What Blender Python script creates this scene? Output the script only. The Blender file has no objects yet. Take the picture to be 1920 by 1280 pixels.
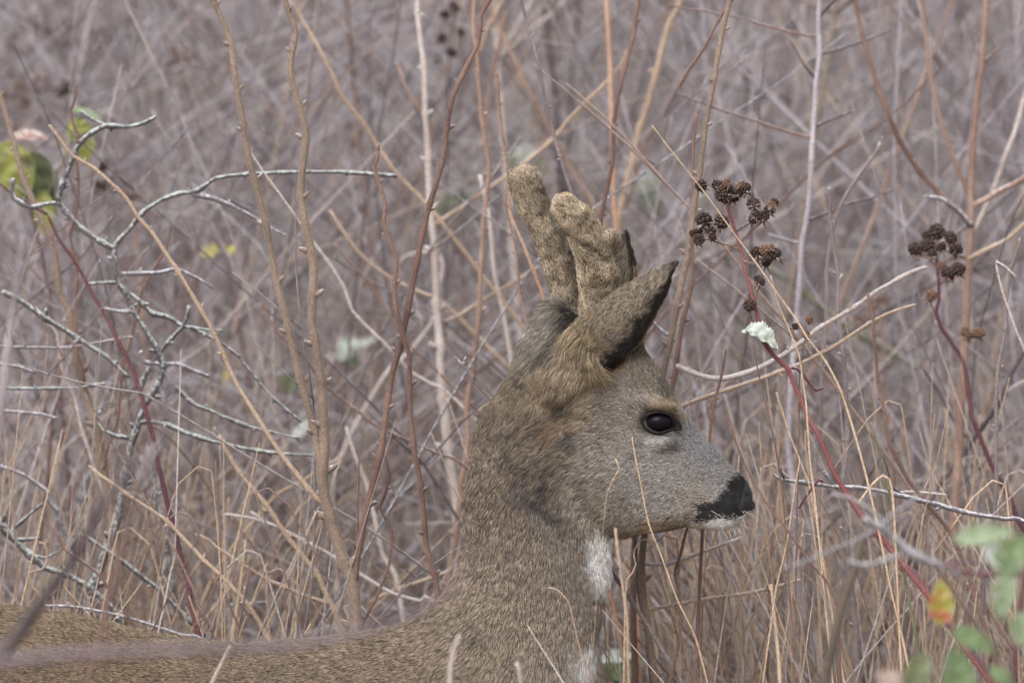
import bpy, math, random
import numpy as np
from mathutils import Vector

SC = bpy.context.scene
COL = SC.collection
PI = math.pi

# ------------------------------------------------------------------ camera, sky, light, exposure
CAM_Y, CAM_Z, AIM_Z = -12.7, 1.6, 0.97
cam_data = bpy.data.cameras.new('camera')
cam = bpy.data.objects.new('camera', cam_data)
COL.objects.link(cam)
PITCH = math.atan2(CAM_Z - AIM_Z, -CAM_Y)
cam.location = (0, CAM_Y, CAM_Z)
cam.rotation_euler = (PI / 2 - PITCH, 0, 0)
cam_data.lens = 480
cam_data.sensor_width = 36
cam_data.clip_start = 0.1
cam_data.clip_end = 600
cam_data.dof.use_dof = True
cam_data.dof.focus_distance = math.hypot(CAM_Y, CAM_Z - AIM_Z) - 0.02
cam_data.dof.aperture_fstop = 5.2
cam_data.dof.aperture_blades = 8
SC.camera = cam

SUN_EL, SUN_ROT = math.radians(42), math.radians(200)
world = bpy.data.worlds.new('World')
SC.world = world
world.use_nodes = True
wn, wl = world.node_tree.nodes, world.node_tree.links
wn.clear()
w_out = wn.new('ShaderNodeOutputWorld')
w_bg = wn.new('ShaderNodeBackground')
w_sky = wn.new('ShaderNodeTexSky')
w_sky.sky_type = 'NISHITA'
w_sky.sun_disc = False
w_sky.sun_elevation = SUN_EL
w_sky.sun_rotation = SUN_ROT
w_sky.air_density = 1.0
w_sky.dust_density = 4.0
w_hsv = wn.new('ShaderNodeHueSaturation')       # cloud cover: the sky's blue is greyed out all over
w_hsv.inputs['Saturation'].default_value = 0.17
w_bg.inputs['Strength'].default_value = 0.11
wl.new(w_sky.outputs[0], w_hsv.inputs['Color'])
wl.new(w_hsv.outputs[0], w_bg.inputs['Color'])
wl.new(w_bg.outputs[0], w_out.inputs['Surface'])

sun_data = bpy.data.lights.new('sun', 'SUN')
sun_data.energy = 0.9
sun_data.angle = math.radians(40)
sun_data.color = (1.0, 0.97, 0.93)
sun = bpy.data.objects.new('sun', sun_data)
COL.objects.link(sun)
_az = SUN_ROT
_d = Vector((math.sin(_az) * math.cos(SUN_EL), math.cos(_az) * math.cos(SUN_EL), math.sin(SUN_EL)))
sun.rotation_euler = (-_d).to_track_quat('-Z', 'Y').to_euler()
sun.location = (0, -3, 8)

SC.view_settings.view_transform = 'Standard'
SC.view_settings.look = 'None'
SC.view_settings.exposure = 1.15
SC.view_settings.gamma = 1.0
SC.view_settings.use_curve_mapping = False
SC.render.engine = 'CYCLES'
SC.cycles.use_denoising = True
SC.cycles.max_bounces = 5
SC.cycles.diffuse_bounces = 3
SC.cycles.glossy_bounces = 2
SC.cycles.transparent_max_bounces = 4
SC.render.hair_type = 'STRIP'

# ------------------------------------------------------------------ helpers
F_PX = 480 / 36 * 1920
_f = np.array((0, math.cos(PITCH), -math.sin(PITCH)))
_u = np.array((0, math.sin(PITCH), math.cos(PITCH)))
_r = np.array((1.0, 0, 0))
CAM = np.array((0, CAM_Y, CAM_Z))

def at(px, py, Y=0.0):
    """the place at distance Y behind the deer that the photograph shows at px, py"""
    d = _f + _r * ((px - 960) / F_PX) + _u * ((640 - py) / F_PX)
    return CAM + d * ((Y - CAM_Y) / d[1])

def pxs(Y=0.0):
    return (Y - CAM_Y) / F_PX

def lin(c):
    c = np.asarray(c, float) / 255.0
    return np.where(c <= 0.04045, c / 12.92, ((c + 0.055) / 1.055) ** 2.4)

def L4(c):
    return tuple(lin(c)) + (1.0,)

def tag(o, label=None, cat=None, group=None, kind=None):
    if label: o['label'] = label
    if cat: o['category'] = cat
    if group: o['group'] = group
    if kind: o['kind'] = kind
    return o

def empty(name, loc=(0, 0, 0), parent=None):
    o = bpy.data.objects.new(name, None)
    o.empty_display_size = 0.05
    o.location = loc
    COL.objects.link(o)
    if parent: o.parent = parent
    return o

def link(name, me, parent=None, mat=None, smooth=True):
    o = bpy.data.objects.new(name, me)
    COL.objects.link(o)
    if parent is not None:
        o.parent = parent
        o.matrix_parent_inverse.identity()
        o.location = -Vector(world_loc(parent))
    if mat is not None and not me.materials:
        me.materials.append(mat)
    return o

def world_loc(o):
    v = Vector(o.location)
    while o.parent:
        o = o.parent
        v = v + Vector(o.location)
    return v

def np_mesh(name, V, Fq, smooth=True):
    """mesh from arrays; Fq (n,k) index array with k = 3 or 4"""
    me = bpy.data.meshes.new(name)
    V = np.asarray(V, np.float32)
    Fq = np.asarray(Fq, np.int32)
    me.vertices.add(len(V))
    me.vertices.foreach_set('co', V.ravel())
    k = Fq.shape[1]
    me.loops.add(Fq.size)
    me.loops.foreach_set('vertex_index', Fq.ravel())
    me.polygons.add(len(Fq))
    me.polygons.foreach_set('loop_start', np.arange(0, Fq.size, k, dtype=np.int32))
    me.polygons.foreach_set('loop_total', np.full(len(Fq), k, np.int32))
    me.polygons.foreach_set('use_smooth', np.full(len(Fq), smooth))
    me.update(calc_edges=True)
    return me

def _h(i, j, k, s):
    n = (i * 374761393 + j * 668265263 + k * 1274126177 + s * 974634777) & 0xFFFFFFFF
    n = ((n ^ (n >> 13)) * 1274126177) & 0xFFFFFFFF
    n = n ^ (n >> 16)
    return (n & 0xFFFFFF) / float(0xFFFFFF)

def vnoise(P, s=0):
    """value noise 0..1 of (n,3) points"""
    P = np.asarray(P, float)
    I = np.floor(P).astype(np.int64)
    f = P - I
    f = f * f * (3 - 2 * f)
    o = 0
    for a in (0, 1):
        wa = f[:, 0] if a else 1 - f[:, 0]
        for b in (0, 1):
            wb = f[:, 1] if b else 1 - f[:, 1]
            for c in (0, 1):
                wc = f[:, 2] if c else 1 - f[:, 2]
                o = o + wa * wb * wc * _h(I[:, 0] + a, I[:, 1] + b, I[:, 2] + c, s)
    return o

# ------------------------------------------------------------------ materials
def new_mat(name):
    m = bpy.data.materials.new(name)
    m.use_nodes = True
    nt = m.node_tree
    b = nt.nodes['Principled BSDF']
    return m, nt, b

def noise_node(nt, scale, detail=3, vec=None):
    n = nt.nodes.new('ShaderNodeTexNoise')
    n.inputs['Scale'].default_value = scale
    n.inputs['Detail'].default_value = detail
    if vec is not None:
        nt.links.new(vec, n.inputs['Vector'])
    return n

def ramp(nt, fac, stops):
    r = nt.nodes.new('ShaderNodeValToRGB')
    e = r.color_ramp.elements
    while len(e) < len(stops):
        e.new(0.5)
    for el, (p, c) in zip(e, stops):
        el.position = p
        el.color = c
    nt.links.new(fac, r.inputs[0])
    return r

def mixc(nt, fac, a, b):
    m = nt.nodes.new('ShaderNodeMix')
    m.data_type = 'RGBA'
    for sock, v in ((m.inputs[0], fac), (m.inputs[6], a), (m.inputs[7], b)):
        if isinstance(v, (int, float, tuple)):
            sock.default_value = v
        else:
            nt.links.new(v, sock)
    return m.outputs[2]

def bark(name, c1, c2, frost=0.25, fuzz=0.25, scale=60, frostc=(190, 190, 196), patchy=0.55, rough=0.0):
    """twig bark: two tones in long patches, fine grain, rime on the upper side"""
    c1, c2 = [tuple(np.array(c) * 0.74 + sum(c) / 3 * 0.26 + np.array((1, -2, 3))) for c in (c1, c2)]
    m, nt, b = new_mat(name)
    geo = nt.nodes.new('ShaderNodeNewGeometry')
    n1 = noise_node(nt, scale * 0.25, 3, geo.outputs['Position'])
    n2 = noise_node(nt, scale * 9, 3, geo.outputs['Position'])
    base = ramp(nt, n1.outputs[0], [(0.36, L4(c1)), (0.64, L4(c2))])
    grain = ramp(nt, n2.outputs[0], [(0.38, (0.66, 0.66, 0.66, 1)), (0.62, (1.12, 1.12, 1.12, 1))])
    mul = nt.nodes.new('ShaderNodeMix'); mul.data_type = 'RGBA'; mul.blend_type = 'MULTIPLY'
    mul.inputs[0].default_value = 1.0
    nt.links.new(base.outputs[0], mul.inputs[6]); nt.links.new(grain.outputs[0], mul.inputs[7])
    col = mul.outputs[2]
    if frost > 0:
        sep = nt.nodes.new('ShaderNodeSeparateXYZ')
        nt.links.new(geo.outputs['Normal'], sep.inputs[0])
        n3 = noise_node(nt, 320, 3, geo.outputs['Position'])
        add = nt.nodes.new('ShaderNodeMath'); add.operation = 'MULTIPLY_ADD'
        nt.links.new(sep.outputs[2], add.inputs[0]); add.inputs[1].default_value = patchy
        nt.links.new(n3.outputs[0], add.inputs[2])
        fr = ramp(nt, add.outputs[0], [(0.95 - 0.55 * frost, (0, 0, 0, 1)), (1.25 - 0.55 * frost, (min(1, 0.45 + frost),) * 3 + (1,))])
        col = mixc(nt, fr.outputs[0], col, L4(frostc))
    nt.links.new(col, b.inputs['Base Color'])
    bp = nt.nodes.new('ShaderNodeBump'); bp.inputs['Strength'].default_value = 0.5; bp.inputs['Distance'].default_value = 0.0006 + rough
    n4 = noise_node(nt, 900 if not rough else 420, 4, geo.outputs['Position'])
    nt.links.new(n4.outputs[0], bp.inputs['Height']); nt.links.new(bp.outputs[0], b.inputs['Normal'])
    b.inputs['Roughness'].default_value = 0.75
    b.inputs['Specular IOR Level'].default_value = 0.25
    b.inputs['Sheen Weight'].default_value = fuzz
    b.inputs['Sheen Roughness'].default_value = 0.4
    return m

BK = {
    'maroon':  bark('bark_maroon',  (88, 70, 72), (106, 86, 86), 0.1, 0.3),
    'moss':    bark('bark_moss',    (74, 70, 52), (100, 86, 66), 0.15, 0.3),
    'olive':   bark('bark_olive',   (108, 92, 72), (140, 119, 94), 0.22, 0.45),
    'tan':     bark('bark_tan',     (150, 124, 94), (176, 150, 118), 0.2, 0.35),
    'brown':   bark('bark_brown',   (96, 70, 56), (126, 96, 76), 0.15, 0.35),
    'rust':    bark('bark_rust',    (128, 98, 78), (152, 124, 100), 0.2, 0.35),
    'orange':  bark('bark_orange',  (172, 122, 84), (184, 146, 112), 0.1, 0.2),
    'grey':    bark('bark_grey',    (104, 94, 88), (132, 120, 112), 0.35, 0.3),
    'mauve':   bark('bark_mauve',   (126, 114, 116), (154, 143, 144), 0.35, 0.35),
    'ashen':   bark('bark_ashen',   (140, 132, 135), (174, 166, 168), 0.4, 0.35),  # pale grey that also puts haze into the far brush's colour
    'dark':    bark('bark_dark',    (62, 52, 50), (92, 78, 74), 0.15, 0.2),
    'lichen':  bark('bark_lichen',  (66, 62, 60), (92, 86, 82), 0.85, 0.2, frostc=(172, 178, 176), patchy=0.3, rough=0.001),
    'frosty':  bark('bark_frosty',  (92, 88, 86), (120, 114, 110), 0.72, 0.3, patchy=0.35, rough=0.001),
    'crimson': bark('bark_crimson', (84, 46, 52), (110, 66, 64), 0.06, 0.15),
    'red':     bark('bark_red',     (122, 60, 58), (142, 88, 80), 0.12, 0.15),
    'straw':   bark('bark_straw',   (170, 141, 102), (192, 165, 128), 0.1, 0.2),
    'pale':    bark('bark_pale',    (160, 146, 132), (184, 172, 160), 0.3, 0.3),
    'green':   bark('bark_green',   (92, 98, 62), (118, 118, 78), 0.25, 0.2),
}
# ------------------------------------------------------------------ the roe deer
# modelled in its own side view: x along the photograph, y down, w across (minus = near side); unit about 0.5 mm
S = pxs(0)
def toW(P):
    P = np.asarray(P, float)
    return np.stack([(P[..., 0] - 960) * S, P[..., 2] * S, AIM_Z - (P[..., 1] - 640) * S], -1)

def smin(a, b, k):
    h = np.clip(0.5 + 0.5 * (b - a) / k, 0, 1)
    return b * (1 - h) + a * h - k * h * (1 - h)

def smax(a, b, k):
    return -smin(-a, -b, k)

def ell(G, c, r, ang=0.0):
    x, y, w = G
    dx, dy = x - c[0], y - c[1]
    ca, sa = math.cos(ang), math.sin(ang)
    a, b = dx * ca + dy * sa, -dx * sa + dy * ca
    q = np.sqrt((a / r[0]) ** 2 + (b / r[1]) ** 2 + ((w - c[2]) / r[2]) ** 2)
    return (q - 1) * min(r)

def cone(G, a, b, ra, rb):
    x, y, w = G
    a, b = np.array(a, float), np.array(b, float)
    ba = b - a
    l2 = ba @ ba
    t = np.clip(((x - a[0]) * ba[0] + (y - a[1]) * ba[1] + (w - a[2]) * ba[2]) / l2, 0, 1)
    d = np.sqrt((x - a[0] - t * ba[0]) ** 2 + (y - a[1] - t * ba[1]) ** 2 + (w - a[2] - t * ba[2]) ** 2)
    return d - (ra + (rb - ra) * t)

def surface_net(xs, ys, zs, D):
    """smooth mesh of D = 0 on a grid with uneven steps"""
    nx, ny, nz = D.shape
    neg = D < 0
    c8 = [(i, j, k) for i in (0, 1) for j in (0, 1) for k in (0, 1)]
    cnt = np.zeros((nx - 1, ny - 1, nz - 1), np.int8)
    for i, j, k in c8:
        cnt += neg[i:nx - 1 + i, j:ny - 1 + j, k:nz - 1 + k]
    act = (cnt > 0) & (cnt < 8)
    I, J, K = np.nonzero(act)
    idx = -np.ones(act.shape, np.int64)
    idx[I, J, K] = np.arange(len(I))
    acc = np.zeros((len(I), 3)); n = np.zeros(len(I))
    X, Y, Z = np.asarray(xs, float), np.asarray(ys, float), np.asarray(zs, float)
    for a in c8:
        for ax in range(3):
            if a[ax]: continue
            b = list(a); b[ax] = 1
            va = D[I + a[0], J + a[1], K + a[2]]; vb = D[I + b[0], J + b[1], K + b[2]]
            m = (va < 0) != (vb < 0)
            t = np.where(m, va / np.where(m, va - vb, 1), 0)
            pa = np.stack([X[I + a[0]], Y[J + a[1]], Z[K + a[2]]], 1)
            pb = np.stack([X[I + b[0]], Y[J + b[1]], Z[K + b[2]]], 1)
            acc += (pa + (pb - pa) * t[:, None]) * m[:, None]
            n += m
    V = acc / n[:, None]
    Q = []
    for ax in range(3):
        sl0 = [slice(0, None)] * 3; sl1 = [slice(0, None)] * 3
        sl0[ax] = slice(0, -1); sl1[ax] = slice(1, None)
        ch = neg[tuple(sl0)] != neg[tuple(sl1)]
        A = np.argwhere(ch)
        o1, o2 = [q for q in range(3) if q != ax]
        ok = (A[:, o1] > 0) & (A[:, o2] > 0) & (A[:, o1] < D.shape[o1] - 1) & (A[:, o2] < D.shape[o2] - 1)
        A = A[ok]
        s = neg[A[:, 0], A[:, 1], A[:, 2]]
        def cell(d1, d2):
            B = A.copy(); B[:, o1] -= d1; B[:, o2] -= d2
            return idx[B[:, 0], B[:, 1], B[:, 2]]
        q = np.stack([cell(1, 1), cell(0, 1), cell(0, 0), cell(1, 0)], 1)
        flip = s if ax != 1 else ~s
        q[~flip] = q[~flip][:, ::-1]
        Q.append(q)
    Q = np.concatenate(Q)
    Q = Q[(Q >= 0).all(1)]
    return V, Q

def grid(segs):
    out = []
    for a, b, st in segs:
        n = max(1, int(round((b - a) / st)))
        out.append(np.linspace(a, b, n, endpoint=False))
    out.append([segs[-1][1]])
    return np.concatenate(out)

def vnormals(V, Q):
    a = V[Q[:, 2]] - V[Q[:, 0]]; b = V[Q[:, 3]] - V[Q[:, 1]]
    fn = np.cross(a, b)
    N = np.zeros_like(V)
    for k in range(4):
        for c in range(3):
            N[:, c] += np.bincount(Q[:, k], fn[:, c], len(V))
    return N / np.maximum(np.linalg.norm(N, axis=1), 1e-9)[:, None]

xs = grid([(-800, 780, 17), (780, 1440, 4)])
ys = grid([(540, 1320, 4), (1320, 2660, 15)])
zs = grid([(-230, -100, 9), (-100, 100, 4), (100, 230, 9)])
G = np.meshgrid(xs.astype(np.float32), ys.astype(np.float32), zs.astype(np.float32), indexing='ij')
x, y, w = G
A0, AX = np.array((1400.0, 950.0)), np.array((-0.84, -0.543))
AN = np.array((0.543, -0.84))
HEAD_TOP = [(1416, 938), (1413, 922), (1404, 903), (1392, 890), (1366, 866), (1330, 829), (1300, 792), (1279, 763), (1262, 733), (1240, 698), (1214, 668), (1196, 651), (1150, 618), (1100, 606), (1050, 622)]
HEAD_BOT = [(1412, 948), (1404, 968), (1384, 986), (1355, 996), (1320, 994), (1285, 990), (1240, 996), (1200, 1001), (1165, 1008), (1120, 980), (1060, 930), (1000, 880)]
def _uv(pts):
    p = np.array(pts, float) - A0
    uu, vv = p @ AX, p @ AN
    o = np.argsort(uu)
    return uu[o], vv[o]
tu, tv = _uv(HEAD_TOP); bu, bv = _uv(HEAD_BOT)
du, dn = (x[:, :, :1] - A0[0]), (y[:, :, :1] - A0[1])
U = du * AX[0] + dn * AX[1]; Vv = du * AN[0] + dn * AN[1]
top = np.interp(U, tu, tv) - 1.5; bot = np.interp(U, bu, bv) + 1.5
hc, hh = (top + bot) / 2, np.maximum((top - bot) / 2, 3)
uw = [-20, -10, 0, 12, 30, 60, 100, 150, 200, 240, 290, 350, 420]
ww = [12, 24, 31, 35, 37, 37, 42, 52, 66, 73, 74, 72, 60]
hw = np.interp(U, uw, ww)
rv = (Vv - hc) / hh
hwv = hw * (1 - 0.16 * np.clip(rv, 0, 1) - 0.22 * np.clip(-rv, 0, 1))
e_ = np.sqrt(np.clip(1 - (np.clip(10 - U, 0, 27) / 27) ** 2, 0.02, 1))
q = (np.abs(rv / e_) ** 2.4 + np.abs(w / (hwv * e_)) ** 2.4) ** (1 / 2.4)
head = (q - 1) * np.minimum(hh, hw) * 0.85
head = np.maximum(head, -(U + 17)); head = smax(head, U - 390, 40)
# cheek and jaw mass, brow ridges, crown tuft
for s in (-1, 1):
    head = smin(head, ell(G, (1125, 890, s * 28), (66, 88, 38), -0.35), 22)
    head = smin(head, ell(G, (1236, 757, s * 62), (36, 13, 17), 0.25), 11)
    head = smin(head, ell(G, (1222, 824, s * 56), (46, 13, 18), 0.1), 14)
head = smin(head, ell(G, (1184, 650, 0), (16, 22, 26), 0.0), 10)
# neck
NY = [560, 575, 600, 640, 700, 740, 770, 810, 870, 930, 1000, 1046, 1085, 1120, 1160, 1280, 1400, 1500]
NL = [1050, 1028, 1004, 980, 958, 932, 906, 890, 878, 868, 866, 862, 853, 838, 815, 780, 760, 760]
NR = [1090, 1110, 1130, 1145, 1150, 1150, 1150, 1150, 1150, 1146, 1144, 1141, 1138, 1130, 1126, 1107, 1100, 1080]
NW = [14, 26, 36, 44, 50, 53, 55, 57, 60, 62, 66, 70, 75, 80, 86, 104, 120, 125]
yy = y[:1, :, :1]
nl, nr, nw = np.interp(yy, NY, NL) + 5, np.interp(yy, NY, NR) - 4, np.interp(yy, NY, NW)
nx_, nh = (nl + nr) / 2, (nr - nl) / 2
q = np.sqrt(((x - nx_) / nh) ** 2 + (w / nw) ** 2)
neck = (q - 1) * np.minimum(nh, nw)
neck = smax(neck, 566 + np.maximum(0, x - 1036) * 0.8 - y, 14); neck = smax(neck, y - 1480, 60)
# trunk
TX = [-760, -700, -600, -400, -200, 0, 150, 300, 450, 600, 700, 760, 820, 900, 980, 1050, 1090]
TT = [1420, 1300, 1190, 1130, 1118, 1132, 1156, 1190, 1209, 1196, 1180, 1168, 1150, 1150, 1180, 1260, 1380]
TB = [1560, 1640, 1660, 1620, 1610, 1640, 1680, 1720, 1740, 1755, 1760, 1760, 1750, 1730, 1700, 1650, 1600]
TW = [60, 110, 150, 170, 190, 200, 200, 195, 185, 170, 155, 145, 138, 125, 112, 95, 70]
xx = x[:, :1, :1]
tt, tb, tw = np.interp(xx, TX, TT) + 3, np.interp(xx, TX, TB), np.interp(xx, TX, TW)
tc, th = (tt + tb) / 2, (tb - tt) / 2
q = (np.abs((y - tc) / th) ** 2.2 + np.abs(w / (tw * (1 - 0.25 * np.clip(-(y - tc) / th, 0, 1)))) ** 2.2) ** (1 / 2.2)
trunk = (q - 1) * np.minimum(th, tw)
trunk = smax(trunk, x - 1085, 60); trunk = smax(trunk, -750 - x, 60)
body = smin(neck, trunk, 46)
for s in (-1, 1):
    for a, b, ra, rb in (((900, 1480, s * 70), (870, 1720, s * 78), 105, 56), ((870, 1720, s * 78), (925, 2110, s * 62), 50, 26),
                         ((925, 2110, s * 62), (915, 2480, s * 58), 24, 19), ((915, 2480, s * 58), (950, 2590, s * 58), 22, 20),
                         ((-480, 1400, s * 70), (-420, 1760, s * 95), 150, 70), ((-420, 1760, s * 95), (-640, 2060, s * 80), 58, 26),
                         ((-640, 2060, s * 80), (-570, 2480, s * 72), 26, 19), ((-570, 2480, s * 72), (-530, 2590, s * 72), 22, 20)):
        lo = [min(a[i], b[i]) - max(ra, rb) - 45 for i in range(3)]; hi = [max(a[i], b[i]) + max(ra, rb) + 45 for i in range(3)]
        sl = tuple(slice(*np.searchsorted(g, (l, h))) for g, l, h in zip((xs, ys, zs), lo, hi))
        body[sl] = smin(body[sl], cone((x[sl], y[sl], w[sl]), a, b, ra, rb), 30)
# the ruff behind the cheek overlaps the neck with a shallow crease
for s in (-1, 1):
    body = smin(body, ell(G, (1022, 850, s * 44), (46, 82, 28), -0.15), 16)
    body = smin(body, ell(G, (1062, 690, s * 52), (44, 58, 30), 0.35), 20)
DF = smin(head, body, 13)
# eye sockets, nostrils, mouth line
EYE = (1234.0, 788.0)
for s in (-1, 1):
    DF = smax(DF, -ell(G, (EYE[0], EYE[1], s * 84), (30, 22, 27), 0.1), 6)
    DF = smax(DF, -ell(G, (1266, 806, s * 70), (5, 15, 9), -0.35), 5)
    DF = smax(DF, -ell(G, (1404, 930, s * 31), (9, 6, 13), 0.5), 2)
    DF = smax(DF, -ell(G, (1352, 973, s * 36), (54, 2.2, 7), -0.07), 3)
BV, BQ = surface_net(xs, ys, zs, DF)
BN = vnormals(BV, BQ)
_c = BV.mean(0)
if ((BV - _c) * BN).sum() < 0:          # normals outward
    BQ = BQ[:, ::-1]; BN = -BN
del G, x, y, w, q, head, neck, trunk, body, DF

# ---- coat colours, the neck crease's painted shade among them: (x, y, reach, light hair, dark hair, weight)
COAT = [
    (600, 1240, 190, (172, 146, 114), (74, 61, 52), 1), (150, 1220, 220, (170, 141, 104), (74, 60, 48), 1), (-400, 1300, 400, (165, 138, 104), (78, 64, 52), 1),
    (300, 1650, 260, (175, 150, 120), (110, 92, 74), 1), (900, 1700, 220, (150, 126, 98), (86, 70, 58), 1),
    (950, 1190, 90, (178, 154, 124), (74, 65, 58), 1), (930, 1000, 80, (162, 139, 113), (64, 56, 52), 1), (900, 860, 60, (156, 133, 108), (68, 59, 53), 1),
    (1080, 1150, 50, (168, 149, 128), (92, 82, 74), 1.2), (1060, 1250, 50, (165, 148, 130), (90, 80, 74), 1.2), (1060, 1010, 50, (152, 134, 114), (76, 68, 64), 1),
    (1146, 1050, 24, (232, 230, 229), (196, 192, 190), 9), (1122, 1015, 16, (222, 219, 216), (180, 176, 172), 5), (1130, 1085, 13, (230, 228, 226), (190, 186, 184), 4), (1112, 1258, 28, (228, 226, 224), (192, 188, 186), 9), (1128, 1195, 10, (215, 212, 208), (176, 172, 168), 4),
    (1130, 940, 50, (174, 157, 136), (94, 84, 76), 1), (1010, 850, 40, (160, 138, 112), (76, 67, 62), 1.2), (990, 760, 40, (158, 132, 100), (70, 60, 52), 1.2),
    (1240, 890, 50, (186, 177, 168), (106, 100, 96), 1.2), (1180, 860, 40, (178, 166, 152), (98, 91, 86), 1), (1316, 835, 24, (172, 170, 172), (76, 76, 80), 1.6),
    (1290, 800, 18, (170, 166, 164), (78, 76, 78), 1.6), (1345, 908, 20, (180, 174, 170), (96, 93, 91), 0.7), (1300, 940, 25, (192, 178, 158), (112, 100, 88), 1.6),
    (1150, 780, 42, (168, 154, 138), (92, 84, 80), 1.2), (1205, 705, 24, (164, 148, 124), (66, 58, 52), 1.4), (1195, 668, 14, (112, 98, 80), (42, 38, 34), 2.5), (1250, 715, 12, (132, 122, 108), (50, 46, 44), 2),
    (1190, 643, 7, (206, 172, 116), (150, 118, 74), 8), (1176, 655, 7, (198, 166, 114), (140, 112, 72), 5), (1165, 690, 12, (176, 146, 104), (96, 78, 58), 2),
    (1230, 754, 8, (188, 164, 130), (124, 104, 82), 2.4), (1258, 757, 6, (182, 154, 116), (110, 92, 72), 2.4), (1276, 785, 7, (186, 152, 112), (116, 94, 72), 3),
    (1240, 824, 11, (206, 201, 194), (150, 144, 138), 4), (1268, 812, 7, (110, 105, 102), (56, 54, 54), 3),
    (1100, 760, 26, (178, 150, 112), (98, 82, 66), 1.6), (1075, 705, 30, (204, 174, 134), (124, 104, 80), 2), (1030, 715, 26, (198, 168, 126), (112, 93, 72), 2), (1000, 690, 20, (170, 148, 118), (86, 74, 62), 2),
    (1068, 757, 15, (104, 90, 70), (50, 43, 34), 2.5), (1050, 763, 10, (84, 73, 58), (40, 34, 28), 3), (1065, 786, 11, (182, 148, 108), (100, 80, 60), 2.5), (1035, 800, 12, (176, 142, 100), (96, 78, 58), 2),
    (1008, 610, 36, (188, 174, 154), (108, 98, 86), 1.8), (985, 650, 22, (160, 146, 128), (84, 76, 68), 1.6),
    (1064, 606, 13, (100, 93, 84), (40, 37, 34), 2.6), (1047, 636, 10, (98, 90, 80), (40, 37, 34), 2.4), (1036, 664, 9, (108, 98, 84), (46, 42, 38), 1.8), (985, 700, 8, (84, 74, 64), (42, 38, 34), 5),
    (1225, 992, 18, (176, 146, 106), (112, 90, 66), 3), (1180, 1006, 14, (172, 134, 90), (112, 86, 60), 4), (1270, 985, 14, (150, 128, 100), (86, 72, 58), 3),
    (1348, 988, 13, (226, 222, 218), (186, 180, 174), 9), (1385, 980, 11, (232, 230, 228), (200, 196, 194), 9), (1406, 964, 7, (236, 236, 238), (205, 205, 208), 9), (1318, 988, 9, (196, 184, 166), (140, 126, 108), 5),
    (960, 800, 13, (112, 102, 96), (58, 53, 52), .7), (968, 850, 14, (106, 100, 98), (56, 53, 54), .9), (978, 893, 14, (104, 98, 98), (56, 53, 54), 1.0), (994, 925, 14, (102, 96, 94), (54, 51, 52), 1.0),  # this row and the next: shade of the neck crease put into hair colour
    (1024, 902, 11, (92, 86, 84), (46, 44, 44), 1.2), (1014, 932, 13, (102, 97, 98), (54, 51, 53), 1.0), (1038, 950, 12, (94, 88, 86), (44, 42, 43), 1.6), (1055, 972, 12, (104, 96, 92), (50, 48, 47), 1.4),
    (1072, 820, 12, (112, 100, 88), (52, 47, 42), 1.2), (1190, 848, 5, (120, 108, 96), (80, 72, 66), 2),
    (1290, 962, 7, (120, 104, 86), (64, 56, 48), 3),
    (965, 1190, 12, (126, 112, 98), (50, 46, 42), .9), (895, 1188, 12, (124, 110, 94), (50, 46, 42), .9),
]
_cp = np.array([c[:2] for c in COAT], float); _cr = np.array([c[2] for c in COAT], float); _cw = np.array([c[5] for c in COAT], float)
_cl = np.array([lin(c[3]) for c in COAT]); _cd = np.array([lin(c[4]) for c in COAT])
MUZZLE = [(1369, 901), (1382, 893), (1398, 888), (1425, 915), (1430, 948), (1408, 957), (1392, 966), (1377, 971), (1353, 970), (1337, 974), (1322, 979), (1304, 983), (1303, 968), (1311, 956), (1306, 944), (1327, 942), (1345, 933), (1359, 920)]
def inside(P, poly):
    r = np.zeros(len(P), bool)
    n = len(poly)
    for i in range(n):
        (x1, y1), (x2, y2) = poly[i], poly[(i + 1) % n]
        c = ((y1 > P[:, 1]) != (y2 > P[:, 1]))
        xi = (x2 - x1) * (P[:, 1] - y1) / ((y2 - y1) or 1e-9) + x1
        r ^= c & (P[:, 0] < xi)
    return r

def coat(P, jit=0.0, seed=0):
    rng = np.random.default_rng(seed)
    p = P[:, :2].copy()
    # wander the patch borders so that nothing reads as a disc
    for sc, am in ((38, 15), (12, 6)):
        p[:, 0] += (vnoise(P / sc, 11) - 0.5) * am * 1.6
        p[:, 1] += (vnoise(P / sc, 12) - 0.5) * am * 1.6
    near_head = P[:, 0] > 1290
    p[near_head] = P[near_head, :2] + (p[near_head] - P[near_head, :2]) * 0.25
    Lc = np.zeros((len(P), 3)); Dc = np.zeros((len(P), 3)); W = np.zeros(len(P))
    for i in range(len(COAT)):
        d2 = ((p - _cp[i]) ** 2).sum(1) / _cr[i] ** 2
        wt = _cw[i] * (np.exp(-d2) + (2e-4 / (1 + d2) if _cr[i] > 35 else 0))
        Lc += wt[:, None] * _cl[i]; Dc += wt[:, None] * _cd[i]; W += wt
    Lc /= W[:, None]; Dc /= W[:, None]
    Lc = (Lc.mean(1)[:, None] + (Lc - Lc.mean(1)[:, None]) * 0.68) * np.array((0.87, 0.86, 0.87)); Dc = (Dc.mean(1)[:, None] + (Dc - Dc.mean(1)[:, None]) * 0.7) * 0.66
    j = P[:, :2] + rng.normal(0, 1, (len(P), 2)) * (4.5 if jit else 0)
    m = inside(j, MUZZLE)
    Lc[m] = lin((34, 33, 35)); Dc[m] = lin((28, 27, 29))
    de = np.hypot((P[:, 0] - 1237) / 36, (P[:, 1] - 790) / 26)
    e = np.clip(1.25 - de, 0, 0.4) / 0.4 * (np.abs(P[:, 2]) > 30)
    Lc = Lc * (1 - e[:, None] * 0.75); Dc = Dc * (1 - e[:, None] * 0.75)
    return Lc, Dc, m

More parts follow.
